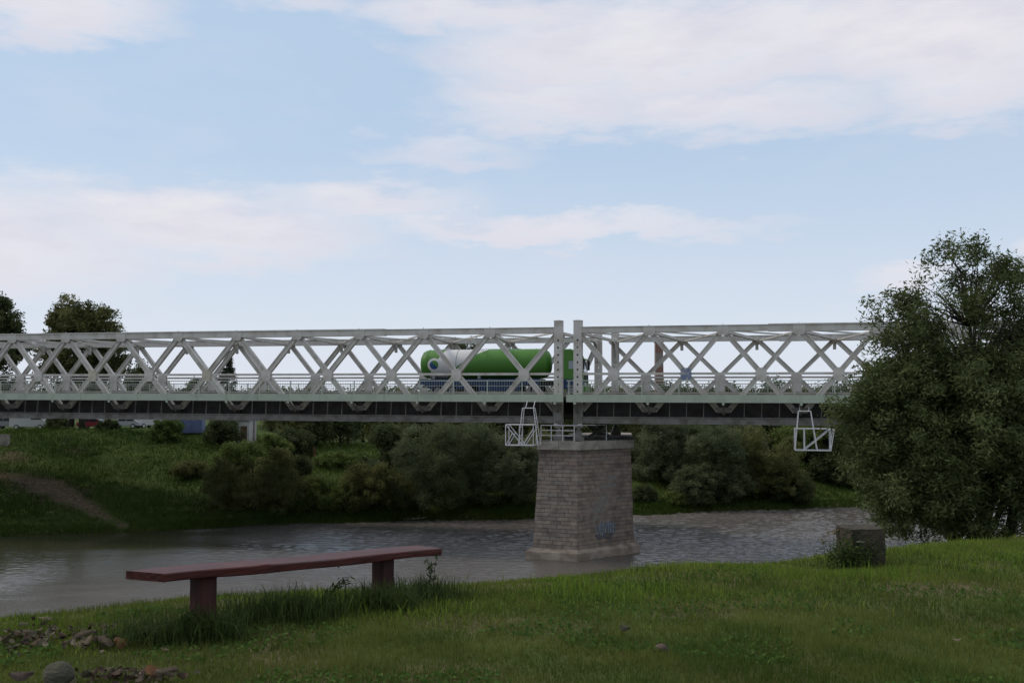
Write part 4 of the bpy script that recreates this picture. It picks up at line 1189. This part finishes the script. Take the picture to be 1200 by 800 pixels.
def lawn():
    rng = np.random.default_rng(1)
    N = 400000
    # even in the picture: density falls with distance
    D = 1 / rng.uniform(1 / 20.0, 1 / 4.4, N); u = rng.uniform(-.60, .60, N)
    q = rng.random(N) < .22; u = np.where(q, np.where(rng.random(N) < .5, -1, 1) * rng.uniform(.60, 1.25, N), u); D = np.where(q & (rng.random(N) < .25), rng.uniform(2.5, 5, N), D)
    X, Y = u * D, D
    ye = np.interp(X, ex, ey)
    keep = Y < ye + 1.3
    X, Y, D = X[keep], Y[keep], D[keep]; ye = ye[keep]
    patch = .5 + .5 * vnoise(X, Y, .8, 21) * .7 + .25 * vnoise(X, Y, .25, 22)
    h = (.028 + .035 * patch) * rng.uniform(.5, 1.5, len(X)) * (1 + .05 * D)
    w = .0056 * rng.uniform(.6, 1.5, len(X)) * np.clip(D / 6.5, 1, 3)
    tn = np.clip(  .38 + .40 * vnoise(X, Y, 1.1, 23) + .34 * vnoise(X, Y, .3, 24) + rng.normal(0, .22, len(X)), 0, 1)
    o = blades('lawn_grass', X, Y, h, w, rng, GRASS['lawn'], .55, tint=tn, simple=True); tag(o, 'short rough lawn on the near bank', 'grass', kind='stuff')
    # taller brighter grass along the bank edge
    n = 100000
    X = rng.uniform(-10, 17, n); ye = np.interp(X, ex, ey)
    off = rng.normal(.1, .95, n) - .25
    off = np.where(X > 1, off - np.abs(rng.normal(0, .9, n)) * .6, off)
    Y = ye + off
    hh = rng.uniform(.03, .10, n) * (.75 + .6 * np.clip(vnoise(X, Y, .7, 31), -.6, 1)) * np.where(X < -1, .7, 1.0) * np.where(rng.random(n) < .03, 2.2, 1.0)
    o = blades('bank_edge_grass', X, Y, hh, .009 * rng.uniform(.6, 1.4, n), rng, GRASS['edge'], .35, tint=.45 + .3 * vnoise(X, Y, .9, 33) + rng.normal(0, .2, n)); tag(o, 'taller bright grass along the edge of the near bank', 'grass', kind='stuff')
    # worn patches of dry turf
    n = 60000; D = 1 / rng.uniform(1 / 15.0, 1 / 4.6, n); u = rng.uniform(-.9, .9, n); X, Y = u * D, D
    k = (vnoise(X, Y, .9, 71) + .7 * vnoise(X, Y, .33, 72) > .45) & (Y < np.interp(X, ex, ey) - .3); X, Y = X[k], Y[k]
    o = blades('dry_turf', X, Y, rng.uniform(.02, .07, len(X)), .005 * rng.uniform(.6, 1.5, len(X)), rng, GRASS['straw'], .7, tint=rng.random(len(X)), simple=True); tag(o, 'worn patches of dry yellowish turf in the lawn', 'grass', kind='stuff')
    # clover and small broad leaves in the lawn
    n = 24000
    D = 1 / rng.uniform(1 / 12.0, 1 / 5.2, n); u = rng.uniform(-.58, .58, n); X, Y = u * D, D
    k = (vnoise(X, Y, .55, 41) + .5 * vnoise(X, Y, 1.6, 42) > .25) & (Y < np.interp(X, ex, ey)); X, Y = X[k], Y[k]
    C = np.stack([X, Y, terrain(X, Y) + rng.uniform(.015, .045, len(X))], 1)
    m = leaves_mesh('clover', C, .042, .032, rng, GRASS['clover'], None, rng.random(len(X))); tag(m, 'clover and small broad leaves in the lawn', 'ground cover', kind='stuff')
    # far bank: rough tall grass
    n = 140000
    X = rng.uniform(-62, 48, n); d2 = rng.random(n) ** 1.3 * 36; d2[:22000] = rng.random(22000) * 2.2; Y = np.interp(X, sx_, sy_) - .6 + d2
    z = terrain(X, Y); k = z > WZ - .12
    # leave the worn path and bare patches clear
    for i in range(len(PATH) - 1):
        a, b = PATH[i], PATH[i + 1]; dx, dy = b.x - a.x, b.y - a.y
        t = np.clip(((X - a.x) * dx + (Y - a.y) * dy) / (dx * dx + dy * dy), 0, 1)
        k &= np.hypot(X - a.x - t * dx, Y - a.y - t * dy) > [.5, .9, 1.5, 1.0, .5, .3][i] + .5 * vnoise(X, Y, 1, 3)
    X, Y, d2 = X[k], Y[k], d2[k]
    hh = rng.uniform(.25, .75, len(X)) * (.8 + .5 * vnoise(X, Y, 3, 51))
    o = blades('far_bank_grass', X, Y, np.clip(hh, .12, 1.1), .065 * rng.uniform(.6, 1.5, len(X)), rng, GRASS['bank'], .4, tint=.42 + .35 * vnoise(X, Y, 5, 52) + rng.normal(0, .2, len(X)), simple=True); tag(o, 'rough tall grass on the far bank', 'grass', kind='stuff')

    # nettles, brambles and tall weeds smothering the far bank
    n = 620
    X = np.where(rng.random(n) < .65, rng.uniform(-56, -18, n), rng.uniform(-18, 42, n)); Y = np.interp(X, sx_, sy_) + 1.5 + rng.random(n) * 31
    k = vnoise(X, Y, 5, 61) + .6 * vnoise(X, Y, 2, 62) > -.15
    for i in range(len(PATH) - 1):
        a, b = PATH[i], PATH[i + 1]; dx, dy = b.x - a.x, b.y - a.y; t = np.clip(((X - a.x) * dx + (Y - a.y) * dy) / (dx * dx + dy * dy), 0, 1)
        k &= np.hypot(X - a.x - t * dx, Y - a.y - t * dy) > 2.4
    X, Y = X[k], Y[k]; n = len(X); r = rng.uniform(.35, 1.0, n); per = 55
    o = rng.normal(size=(n, per, 3)); o /= np.linalg.norm(o, axis=2)[:, :, None]; o *= rng.random((n, per, 1)) ** .4; o[:, :, 2] = np.abs(o[:, :, 2]) * .75
    C = (np.stack([X, Y, terrain(X, Y)], 1)[:, None, :] + o * r[:, None, None]).reshape(-1, 3)
    t = np.clip(np.repeat(rng.normal(.4, .3, n), per) + rng.normal(0, .15, n * per), 0, 1)
    tag(leaves_mesh('bank_weeds', C, .20, .11, rng, LEAF['fresh'], None, t, tri=True), 'nettles and brambles growing over the far bank', 'undergrowth', kind='stuff')


lawn()

# ------------------------------------------------------------------ bench
def build_bench():
    wood = mat('red_brown_stained_wood', (.085, .022, .017), (.042, .012, .010), .5, 3.0, 6, .25, 6, stretch=(.6, 6, 6), spec=.2)
    dk = mat('dark_red_post_wood', (.055, .017, .013), (.030, .010, .009), .7, 4, 6, .4, 7, stretch=(3, 3, .5))
    th = .066
    A = P(193, 672, 7.3); Bf = P(518, 642, 9.7)
    zl, zr = A.z, Bf.z; fl = Vector((A.x, A.y, 0)); fr = Vector((Bf.x, Bf.y, 0)); d = (fr - fl).normalized(); n = Vector((-d.y, d.x, 0))
    L = (fr - fl).length; wd = .35
    org = Vector((fl.x, fl.y, 0)); gz = tz(*(fl + d * (L / 2)).xy)
    E = empty('bench', (org.x, org.y, gz), (0, 0, math.atan2(d.y, d.x)))
    tag(E, 'backless dark red plank bench on two stout posts overlooking the river', 'bench')
    rng = np.random.default_rng(8)
    xs = np.linspace(0, L, 40); V = []; Fc = []
    for i, x in enumerate(xs):
        knot = .012 * math.exp(-((x - .93) / .06) ** 2) + .010 * math.exp(-((x - L * .985) / .10) ** 2) * 0
        wob = .006 * math.sin(x * 2.1 + .6) + .003 * math.sin(x * 7.3)
        sag = -.006 * math.sin(math.pi * x / L) + .004 * math.sin(x * 3.3)
        q = 1 - x / L
        sh = -.10 * max(0, 1 - x / .9) if x < .9 else 0        # left end sawn askew
        y0, y1 = wob - knot * .8, wd + .004 * math.sin(x * 3.1)
        zt = zl + (zr - zl) * x / L
        z1, z0 = zt - gz + sag + knot * .6, zt - gz + sag - th + .004 * math.sin(x * 5 + 1)
        c = .009
        for (yy, zz) in ((y0 + c, z0), (y0, z0 + c), (y0, z1 - c), (y0 + c, z1), (y1 - c, z1), (y1, z1 - c), (y1, z0 + c), (y1 - c, z0)):
            V.append((x + sh * (yy / wd), yy, zz))
    for i in range(len(xs) - 1):
        for k in range(8): Fc.append((i * 8 + k, i * 8 + (k + 1) % 8, (i + 1) * 8 + (k + 1) % 8, (i + 1) * 8 + k))
    Fc += [tuple(range(8))[::-1], tuple((len(xs) - 1) * 8 + k for k in range(8))]
    s = mesh_obj('seat', V, Fc, wood, E); bm_fix(s.data)
    for px, py, w in ((243, 690, .15), (451, 680, .15)):
        # station of the post along the plank
        best = min(np.linspace(0, L, 400), key=lambda t: abs(600 + F * ((fl + d * t + n * .155).x / (fl + d * t + n * .155).y) - px))
        m = MB(); y0, y1 = .075, .235; bot = zl + (zr - zl) * best / L - gz - th - .002
        for k in range(4):
            pass
        xx = best; r = w / 2
        m.add([(xx - r, y0, -.25), (xx + r, y0, -.25), (xx + r, y1, -.25), (xx - r, y1, -.25), (xx - r * .97, y0 + .004, bot), (xx + r * .97, y0 + .004, bot), (xx + r * .97, y1, bot), (xx - r * .97, y1, bot)],
              [(0, 3, 2, 1), (4, 5, 6, 7), (0, 1, 5, 4), (1, 2, 6, 5), (2, 3, 7, 6), (3, 0, 4, 7)])
        lg = m.build('leg', dk, E)
        b = lg.modifiers.new('bevel', 'BEVEL'); b.width = .012; b.segments = 2
    bot += .06
    MB().tube([(L * .60, .14, bot - .02), (L * .60, .14, bot - .07)], .006, 6).build('bolt', MT['dark'], E)
    # tufts of tall grass and weeds left uncut round the bench
    def tuft(px, D, n, spread, h, label, m='tuft', sd=1, lean=.75):
        rng = np.random.default_rng(sd); c = P(px, 468, D)
        X = c.x + rng.normal(0, spread, n); Y = c.y + rng.normal(0, spread * .6, n)
        # origin at the tuft's own base
        o = blades('grass_tuft', X - c.x, Y - c.y, rng.uniform(.25, 1.15, n) * h * .88, .0085 * rng.uniform(.5, 1.4, n), rng, GRASS[m], lean, origin=-.01)
        o.location = (c.x, c.y, tz(c.x, c.y)); tag(o, label, 'grass tuft', 'grass tufts round the bench'); return o
    tuft(188, 7.55, 900, .2, .30, 'dark tuft of tall grass under the left end of the bench', sd=1)
    tuft(244, 7.55, 900, .15, .33, 'dark grass tuft round the left bench post', sd=2)
    tuft(305, 8.1, 620, .2, .34, 'grass tuft just right of the left bench post', sd=3)
    tuft(352, 8.35, 850, .2, .33, 'grass tuft under the middle of the bench', sd=4)
    tuft(398, 8.75, 420, .15, .22, 'lower grass tuft left of the right bench post', 'edge', sd=5)
    tuft(448, 8.8, 950, .18, .33, 'dark grass tuft round the right bench post', sd=6)
    tuft(500, 9.45, 700, .22, .30, 'grass tuft under the right end of the bench', sd=7)
    # drooping weed and thin dry stalks
    def weed(px, D, h, label, bend, sd, m='tuft'):
        rng = np.random.default_rng(sd); c = P(px, 468, D)
        W = empty('weed', (c.x, c.y, tz(c.x, c.y))); tag(W, label, 'weed', 'tall weeds by the bench')
        st = MB(); lf = []
        for q in range(4):
            a = rng.uniform(-1, 1); pts = []
            for t in np.linspace(0, 1, 7):
                pts.append((.02 * q - .03 + a * .05 * t + bend * h * .35 * t ** 3, .02 * a * t, h * (t - .28 * abs(bend) * t ** 4) * (.75 + .08 * q)))
            st.tube(pts, [.005 * (1 - .7 * t) for t in np.linspace(0, 1, 7)], 5)
            for p in pts[2:]:
                for r in range(3): lf.append((p[0] + rng.normal() * .02, p[1] + rng.normal() * .02, p[2] - .01))
        st.build('stem', GRASS['tuft'] if m == 'tuft' else GRASS['dry'], W)
        leaves_mesh('leaves', np.array(lf), .07, .018, rng, GRASS[m], W, rng.random(len(lf)), .8)
    weed(388, 8.6, .44, 'drooping dark weed standing under the middle of the bench', 1.0, 3)
    weed(505, 9.5, .42, 'thin upright weed stalk beyond the right end of the bench', .1, 4)
    weed(222, 7.5, .36, 'thin bent weed against the left end of the bench', .7, 5)


build_bench()


# ------------------------------------------------------------------ concrete block on the bank
def build_block():
    m = mat('mossy_old_concrete', (.068, .054, .036), (.028, .028, .017), .95, 9, 8, .8, 24)
    c = P(1008.5, 658, 12.0); gz = tz(c.x, c.y)
    topz = P(1008, 617, 12.0).z; H = topz - gz
    E = empty('concrete_block', (c.x, c.y, gz), (0, 0, R(7))); tag(E, 'squat weathered concrete block with a weed growing against it', 'block')
    rng = random.Random(4)
    n = 7; V = []; Fc = []; w0, w1 = .225, .212
    for k in range(n + 1):
        t = k / n; w = w0 + (w1 - w0) * t; z = -.1 + (H + .1) * t
        ring = []
        for (a, b) in [(-1, -1), (-.5, -1), (0, -1), (.5, -1), (1, -1), (1, -.5), (1, 0), (1, .5), (1, 1), (.5, 1), (0, 1), (-.5, 1), (-1, 1), (-1, .5), (-1, 0), (-1, -.5)]:
            j = .007; s = .965 if abs(a) == 1 and abs(b) == 1 else 1
            V.append((a * w * s + rng.uniform(-j, j), b * w * s + rng.uniform(-j, j), z + (rng.uniform(-.008, .006) if k == n else 0)))
    q = 16
    for k in range(n):
        for i in range(q): Fc.append((k * q + i, k * q + (i + 1) % q, (k + 1) * q + (i + 1) % q, (k + 1) * q + i))
    Fc.append(tuple(n * q + i for i in range(q)))
    o = mesh_obj('body', V, Fc, m, E); bm_fix(o.data)
    MB().prism([(-.16, H - .15), (-.07, H - .152), (-.06, H - .14), (-.15, H - .136)], 'y', -.236, -.21).build('chipped_patch', mat('pale_lichen', (.30, .30, .24), (.2, .2, .15), .9, 20), E)
    rng = np.random.default_rng(14)
    cc = P(993, 655, 11.75); W = empty('weed', (cc.x, cc.y, tz(cc.x, cc.y))); tag(W, 'dark leafy weed clump growing in front of the concrete block', 'weed')
    n = 1700; C = np.stack([rng.normal(.04, .15, n), rng.normal(0, .07, n), np.abs(rng.normal(.11, .10, n))], 1)
    leaves_mesh('leaves', C, .05, .02, rng, GRASS['tuft'], W, rng.random(n))
    st = MB()
    for k in range(7):
        x = rng.normal(0, .09); st.tube([(x, 0, -.02), (x * 1.2, 0, .15), (x * 1.5 + rng.normal() * .03, 0, .28)], [.004, .003, .001], 5)
    st.build('stem', GRASS['tuft'], W)
    cc = P(978, 655, 12.1); W = empty('weed', (cc.x, cc.y, tz(cc.x, cc.y))); tag(W, 'thin dry weed with pale flower heads left of the concrete block', 'weed')
    st = MB(); C = []
    for k in range(6):
        x = rng.normal(0, .05); h = rng.uniform(.25, .42); st.tube([(x, 0, 0), (x * 1.3, 0, h * .6), (x * 1.6, 0, h)], [.004, .003, .0015], 5)
        C += [(x * 1.6 + rng.normal() * .015, rng.normal() * .015, h + rng.normal() * .012) for _ in range(14)]
    st.build('stem', GRASS['dry'], W); leaves_mesh('flower_heads', np.array(C), .025, .018, rng, GRASS['dry'], W, rng.random(len(C)))


build_block()


# ------------------------------------------------------------------ dry leaves, bark, stones on the lawn
def curled_leaf(seed, L=.11, W=.07):
    rng = np.random.default_rng(seed); nu, nv = 7, 5; V = []; Fc = []
    cu, cv, tw = rng.uniform(.5, 2.2), rng.uniform(-2.4, 2.4), rng.uniform(-.8, .8)
    for i in range(nu):
        u = i / (nu - 1); wid = W * (math.sin(math.pi * min(.985, max(.03, u ** .8))) * .95 + .05)
        for j in range(nv):
            v = j / (nv - 1) - .5
            a = cu * (u - .5); x = L * math.sin(a) / cu if abs(cu) > .1 else L * (u - .5)
            z = L * (1 - math.cos(a)) / cu
            b = cv * v; y = wid * math.sin(b) / cv; z += wid * (1 - math.cos(b)) / cv + tw * v * (u - .5) * L * .6 + rng.normal() * .0035
            V.append((x, y + rng.normal() * .002, z))
    for i in range(nu - 1):
        for j in range(nv - 1): Fc.append((i * nv + j, i * nv + j + 1, (i + 1) * nv + j + 1, (i + 1) * nv + j))
    me = bpy.data.meshes.new('dry_leaf'); me.from_pydata(V, [], Fc); me.polygons.foreach_set('use_smooth', [True] * len(Fc)); me.update()
    return me


def litter():
    cols = [mat('pale_dead_leaf', (.20, .165, .11), (.10, .076, .05), .8, 30, 5, translucent=.15), mat('brown_dead_leaf', (.085, .052, .034), (.05, .032, .022), .8, 30, 5, translucent=.15),
            mat('grey_dead_leaf', (.105, .095, .055), (.05, .046, .027), .85, 25, 5, translucent=.15), mat('dark_dead_leaf', (.035, .024, .018), (.06, .04, .03), .8, 25, 5)]
    protos = []
    for k in range(8):
        me = curled_leaf(k); me.materials.append(cols[0]); protos.append(me)
    rng = np.random.default_rng(17)
    heaps = [((5, 240), (736, 768), 6.9, 150, 'back heap', 'curled dry leaf in the wider back heap at the left edge', 'dry leaves in the back heap'),
             ((100, 212), (778, 800), 6.25, 85, 'front heap', 'curled dry leaf in the front heap right of the mossy stone', 'dry leaves in the front heap')]
    from random import Random
    rr = Random(5)
    for hi, (xr, yr, D0, n, _, lab, grp) in enumerate(heaps):
        for i in range(n):
            if hi == 0:
                g = rr.random()
                px = rr.gauss(38, 22) if g < .5 else (rr.gauss(112, 24) if g < .9 else rr.uniform(-10, 200))
                D = rr.gauss(7.35 if g < .5 else 7.55, .2)
            else:
                px = rr.gauss(150, 30); D = rr.gauss(6.28, .10)
            c = P(px, 468, D)
            o = bpy.data.objects.new('dry_leaf', protos[rr.randrange(8)]); COL.objects.link(o)
            pile = max(0, .075 - .05 * abs(rr.gauss(0, 1))) if hi == 0 else max(0, .055 - .04 * abs(rr.gauss(0, 1)))
            o.location = (c.x, c.y, tz(c.x, c.y) + .02 + pile)
            o.rotation_euler = (rr.gauss(0, .5), rr.gauss(0, .5), rr.uniform(0, 6.28)); s = rr.uniform(.35, .85); o.scale = (s, s, s)
            o.material_slots[0].link = 'OBJECT'; o.material_slots[0].material = cols[rr.choices((0, 1, 2, 3), (14, 22, 42, 22))[0]]
            tag(o, lab, 'dry leaf', grp)
    # big lone leaves
    for px, py, D, lab, cm, s, rot in ((106, 752, 7.3, 'large pale folded dead leaf tilted up in the back heap', 0, 1.5, (.5, -.5, .4)), (148, 752, 7.3, 'round orange brown dead leaf at the right of the back heap', 1, 1.4, (1.0, .2, 1.2)),
                                       (190, 790, 6.25, 'orange tinted dead leaf in the front heap', 1, 1.5, (.4, .3, .3)), (34, 790, 6.1, 'dark purple brown dead leaf left of the mossy stone', 3, 1.3, (.5, .1, .6)),
                                       (730, 735, 7.6, 'single pale dead leaf standing in the grass', 2, .9, (1.1, .2, .4)), (1113, 749, 7.4, 'single small pale leaf lying on the right lawn', 0, .75, (.1, .1, .2)),
                                       (58, 723, 8.2, 'single pale leaf lying above the leaf heap', 0, .9, (.1, .1, .3))):
        c = P(px, 468, D); gz = tz(c.x, c.y)
        pz = P(px, py, D).z
        o = bpy.data.objects.new('dry_leaf', protos[len(lab) % 8]); COL.objects.link(o); o.location = (c.x, c.y, max(gz + .03, min(pz, gz + .10))); o.rotation_euler = rot; o.scale = (s, s, s)
        o.material_slots[0].link = 'OBJECT'; o.material_slots[0].material = cols[cm] if 'orange' not in lab else ORANGE
        tag(o, lab, 'dry leaf')
    # mossy stone
    def stone(px, D, r, m, lab, sd, squash=.8):
        c = P(px, 468, D); V = []; Fc = []; nu, nv = 18, 11; q = np.random.default_rng(sd); of = q.uniform(0, 9, 3)
        for i in range(nv + 1):
            ph = math.pi * i / nv
            for k in range(nu):
                a = 2 * math.pi * k / nu; d = Vector((math.sin(ph) * math.cos(a), math.sin(ph) * math.sin(a), math.cos(ph)))
                f = 1 + .16 * mnoise.noise(d * 1.3 + Vector(of)) + .07 * mnoise.noise(d * 3.2 + Vector(of))
                V.append((d.x * r * f, d.y * r * f, d.z * r * f * squash))
        for i in range(nv):
            for k in range(nu): Fc.append((i * nu + k, i * nu + (k + 1) % nu, (i + 1) * nu + (k + 1) % nu, (i + 1) * nu + k))
        o = mesh_obj('stone', V, Fc, m, None, True); bm_fix(o.data); o.location = (c.x, c.y, tz(c.x, c.y) + r * squash * .6); tag(o, lab, 'stone'); return o
    stone(77, 6.18, .092, mat('mossy_stone', (.10, .092, .066), (.045, .046, .028), .9, 9, 7, .5, 30, stretch=(1, 1, 3)), 'rounded mossy stone at the bottom left beside the dead leaves', 3, 1.05)
    stone(772, 7.1, .05, mat('brown_stone', (.11, .075, .065), (.05, .035, .03), .9, 12, 6, .5, 30), 'small brown lump lying alone in the lawn', 6, .8)
    # curved pieces of bark in the back heap
    bk = mat('grey_bark_piece', (.10, .075, .05), (.035, .026, .018), .9, 8, 7, .6, 20, stretch=(.4, 3, 3))
    for px, D, L, rz, tl, lab in ((100, 7.35, .26, .5, .35, 'grey curved piece of bark sticking up in the back heap'), (128, 7.3, .2, -.5, -.2, 'dark curved piece of bark at the right of the back heap'), (36, 7.5, .2, .1, .15, 'curved piece of bark on top of the left leaf heap'), (196, 6.25, .2, .45, .3, 'grey splinter of bark in the front heap')):
        V = []; Fc = []; n = 8; mseg = 6; q = np.random.default_rng(px)
        for i in range(n):
            u = i / (n - 1); r = .028 * (1 - .5 * abs(u - .5)) + q.normal() * .006
            for k in range(mseg):
                a = math.pi * (k / (mseg - 1)); V.append(((u - .5) * L + q.normal() * .005, math.cos(a) * r, math.sin(a) * r * .8 + .03 * math.sin(3 * u)))
            for k in range(mseg):
                a = math.pi * (1 - k / (mseg - 1)); V.append(((u - .5) * L, math.cos(a) * (r - .009), math.sin(a) * (r - .009) * .8 + .03 * math.sin(3 * u)))
        w = 2 * mseg
        for i in range(n - 1):
            for k in range(w): Fc.append((i * w + k, i * w + (k + 1) % w, (i + 1) * w + (k + 1) % w, (i + 1) * w + k))
        Fc += [tuple(range(w))[::-1], tuple((n - 1) * w + k for k in range(w))]
        o = mesh_obj('bark_piece', V, Fc, bk); bm_fix(o.data); c = P(px, 468, D); o.location = (c.x, c.y, tz(c.x, c.y) + .05); o.rotation_euler = (.2, -tl, rz); tag(o, lab, 'bark')


ORANGE = mat('orange_dead_leaf', (.24, .12, .055), (.13, .065, .035), .8, 25, 5, translucent=.2)
litter()


# ------------------------------------------------------------------ things behind the far bank top
def car(label, px, D, paint, L, Hh, van=False, rz=0.0):
    c = P(px, 468, D); gz = tz(c.x, c.y)
    E = empty('parked_van' if van else 'parked_car', (c.x, c.y, gz), (0, 0, rz)); tag(E, label, 'van' if van else 'car', 'vehicles parked beyond the far bank')
    h = L / 2
    if van: pr = [(-h, .35), (-h, Hh - .1), (-h + .1, Hh), (h * .45, Hh), (h * .75, Hh * .58), (h * .97, Hh * .48), (h, .35)]
    else: pr = [(-h, .35), (-h, .85), (-h * .82, .95), (-h * .55, Hh), (h * .12, Hh), (h * .48, .95), (h * .92, .8), (h, .6), (h, .32)]
    b = MB().prism(pr, 'y', -.85, .85).build('body', paint, E)
    bv = b.modifiers.new('bevel', 'BEVEL'); bv.width = .06; bv.segments = 2; bv.limit_method = 'ANGLE'; bv.angle_limit = R(15)
    gl = CARGLASS
    for sd in (-1, 1):
        y0, y1 = sorted((sd * .853, sd * .865))
        if van: MB().prism([(h * .12, Hh * .6), (h * .12, Hh * .9), (h * .45, Hh * .9), (h * .68, Hh * .6)], 'y', y0, y1).build('side_window', gl, E)
        else:
            MB().prism([(-h * .70, .97), (-h * .5, Hh - .1), (-h * .22, Hh - .1), (-h * .22, .97)], 'y', y0, y1).build('side_window', gl, E)
            MB().prism([(-h * .18, .97), (-h * .18, Hh - .1), (h * .1, Hh - .1), (h * .38, .97)], 'y', y0, y1).build('side_window', gl, E)
        for x in (-h * .62, h * .62):
            w = MB().tube([(0, -.1, 0), (0, .1, 0)], .32, 14).build('wheel', MT['dark'], E); w.location = (x, sd * .78, .32)
            MB().tube([(0, -.11, 0), (0, .11, 0)], .19, 10).build('rim', MT['white_tube'], w)
        MB().box(h - .08, h + .01, sd * .6 - .15, sd * .6 + .15, .58, .72).build('headlight', MT['white_tube'], E)
    if van: MB().bar((h * .49, 0, Hh * .95), (h * .74, 0, Hh * .62), .03, 1.5).build('windscreen', gl, E)
    else: MB().bar((h * .15, 0, Hh - .04), (h * .46, 0, 1.0), .04, 1.4).build('windscreen', gl, E)


CARGLASS = mat('car_glass', (.03, .035, .04), rough=.1, spec=.7)
wp = mat('white_car_paint', (.48, .48, .47), rough=.35); rp = mat('red_car_paint', (.25, .03, .04), rough=.35); sp = mat('silver_car_paint', (.42, .43, .46), rough=.35); gp = mat('grey_car_paint', (.22, .22, .24), rough=.35)
for a in (('white van parked left of the two trunked tree', 37, 124, wp, 4.6, 2.1, True, .1), ('grey car parked at the left picture edge', 12, 127, gp, 4.2, 1.6, False, 0), ('red car parked right behind the two trunked tree', 112, 126, rp, 4.1, 1.5, False, .05),
          ('silver car parked between the red car and a white van', 148, 127, sp, 4.2, 1.5, False, 3.1), ('white van parked beside the fresh green bush', 172, 129, wp, 4.6, 2.2, True, 1.2)): car(*a)


def far_things():
    c = P(225, 468, 117); gz = tz(c.x, c.y)
    blue = mat('blue_container_paint', (.13, .17, .29), (.10, .13, .23), .6, 2)
    E = empty('storage_container', (c.x, c.y, gz), (0, 0, .15)); tag(E, 'blue grey storage container between two bushes under the bridge', 'container')
    m = MB().box(-1.4, 1.4, -1.2, 1.2, .1, 2.2)
    m.build('body', blue, E)
    for k in range(12):
        x = -1.3 + k * .236; MB().box(x - .05, x + .05, -1.25, -1.203, .2, 2.1).build('rib', blue, E)
    MB().box(-1.45, 1.45, -1.25, 1.25, 2.204, 2.3).build('roof', mat('container_roof', (.35, .38, .43)), E)
    # white house
    c = P(289, 468, 117); gz = tz(c.x, c.y)
    wl = mat('white_house_render', (.50, .49, .46), (.42, .41, .38), .9, 2)
    E = empty('house', (c.x, c.y, gz), (0, 0, .05)); tag(E, 'small white walled house glimpsed under the bridge beside bushes', 'house')
    MB().box(-2.0, .8, -2, 2, -1.0, 2.3).build('wall', wl, E)
    MB().prism([(-2.3, 2.304), (2.3, 2.304), (0, 2.9)], 'x', -2.2, 1.0).build('roof', mat('grey_roof', (.10, .09, .09)), E)
    w = MB().box(-1.6, -.9, -2.05, -2.003, .9, 1.8).build('window', CARGLASS, E); MB().box(-1.7, -.8, -2.1, -2.053, .82, .88).build('sill', wl, w)
    d = MB().box(-.2, .55, -2.05, -2.003, -.3, 1.6).build('door', mat('brown_door', (.10, .06, .04)), E); MB().box(.42, .48, -2.09, -2.053, .6, .65).build('handle', MT['white_tube'], d)
    c = P(298, 468, 114); E = empty('utility_post', (c.x, c.y, tz(c.x, c.y))); tag(E, 'dark grey post standing right of the white house', 'post')
    MB().tube([(0, 0, -.2), (0, 0, 3.4)], [.12, .10], 8).build('shaft', MT['steel2'], E); MB().tube([(0, 0, 3.4), (0, 0, 3.45)], .13, 8).build('cap', MT['steel2'], E)
    # brick chimney beyond
    c = P(772.5, 468, 190); gz = tz(c.x, c.y); topz = P(772, 396, 190).z
    br = bpy.data.materials.new('chimney_brick'); br.use_nodes = True; nt = br.node_tree; t = nt.nodes.new('ShaderNodeTexBrick'); t.inputs['Color1'].default_value = (.20, .09, .06, 1); t.inputs['Color2'].default_value = (.15, .065, .05, 1)
    t.inputs['Mortar'].default_value = (.2, .16, .14, 1); t.inputs['Scale'].default_value = 2.0; tcn = nt.nodes.new('ShaderNodeTexCoord'); nt.links.new(tcn.outputs['Object'], t.inputs[0]); nt.links.new(t.outputs[0], nt.nodes['Principled BSDF'].inputs[0])
    E = empty('brick_chimney', (c.x, c.y, gz)); tag(E, 'tall square red brick chimney seen through the bridge lattice', 'chimney')
    H = topz - gz
    MB().add([(-.85, -.85, -.2), (.85, -.85, -.2), (.85, .85, -.2), (-.85, .85, -.2), (-.72, -.72, H), (.72, -.72, H), (.72, .72, H), (-.72, .72, H)], [(0, 3, 2, 1), (4, 5, 6, 7), (0, 1, 5, 4), (1, 2, 6, 5), (2, 3, 7, 6), (3, 0, 4, 7)]).build('stack', br, E)
    MB().box(-.85, .85, -.85, .85, H - .9, H - .6).box(-.82, .82, -.82, .82, H + .003, H + .25).build('collar', br, E)
    # red-brown post, driftwood, concrete block on the bank
    p = hit(368, 537); o = MB().tube([(0, 0, -.2), (.03, 0, .6), (0, 0, 1.35)], [.11, .10, .09], 7).build('wooden_post', mat('rusty_wood', (.17, .07, .04), (.10, .045, .03), .9, 6)); o.location = p; tag(o, 'short red brown post standing in the far grassy clearing', 'post')
    p = hit(484, 609.5); o = MB().tube([(-1.1, 0, 0), (-.4, .05, .06), (.3, 0, .05), (1.0, .1, .12), (1.3, .1, .22)], [.06, .09, .09, .06, .03], 7).tube([(.4, 0, .08), (.7, .1, .42)], [.04, .015], 5).build('driftwood', mat('bleached_wood', (.32, .29, .24), (.2, .18, .15), .9, 8)); o.location = p + Vector((0, 0, .12)); tag(o, 'pale driftwood branch lying on the far waterline', 'driftwood')
    p = hit(5, 521); E = empty('concrete_kerb', p, (0, 0, .1)); o = MB().prism([(-.5, -.2), (.45, -.2), (.4, 1.0), (-.42, 1.05)], 'y', -.35, .35).build('body', MT['concrete'], E); MB().box(-.46, .42, -.38, .38, 1.054, 1.12).build('coping', MT['concrete'], E); tag(E, 'grey concrete marker block at the left edge of the far bank', 'block')
    a = hit(66, 529); b = P(82, 511, a.y + 4); o = MB().tube([(0, 0, -.1), (b - a) * .5, b - a], [.06, .05, .04], 6).build('leaning_pole', MT['bark']); o.location = a; tag(o, 'thin pole leaning on the far bank under the trees', 'pole')


far_things()
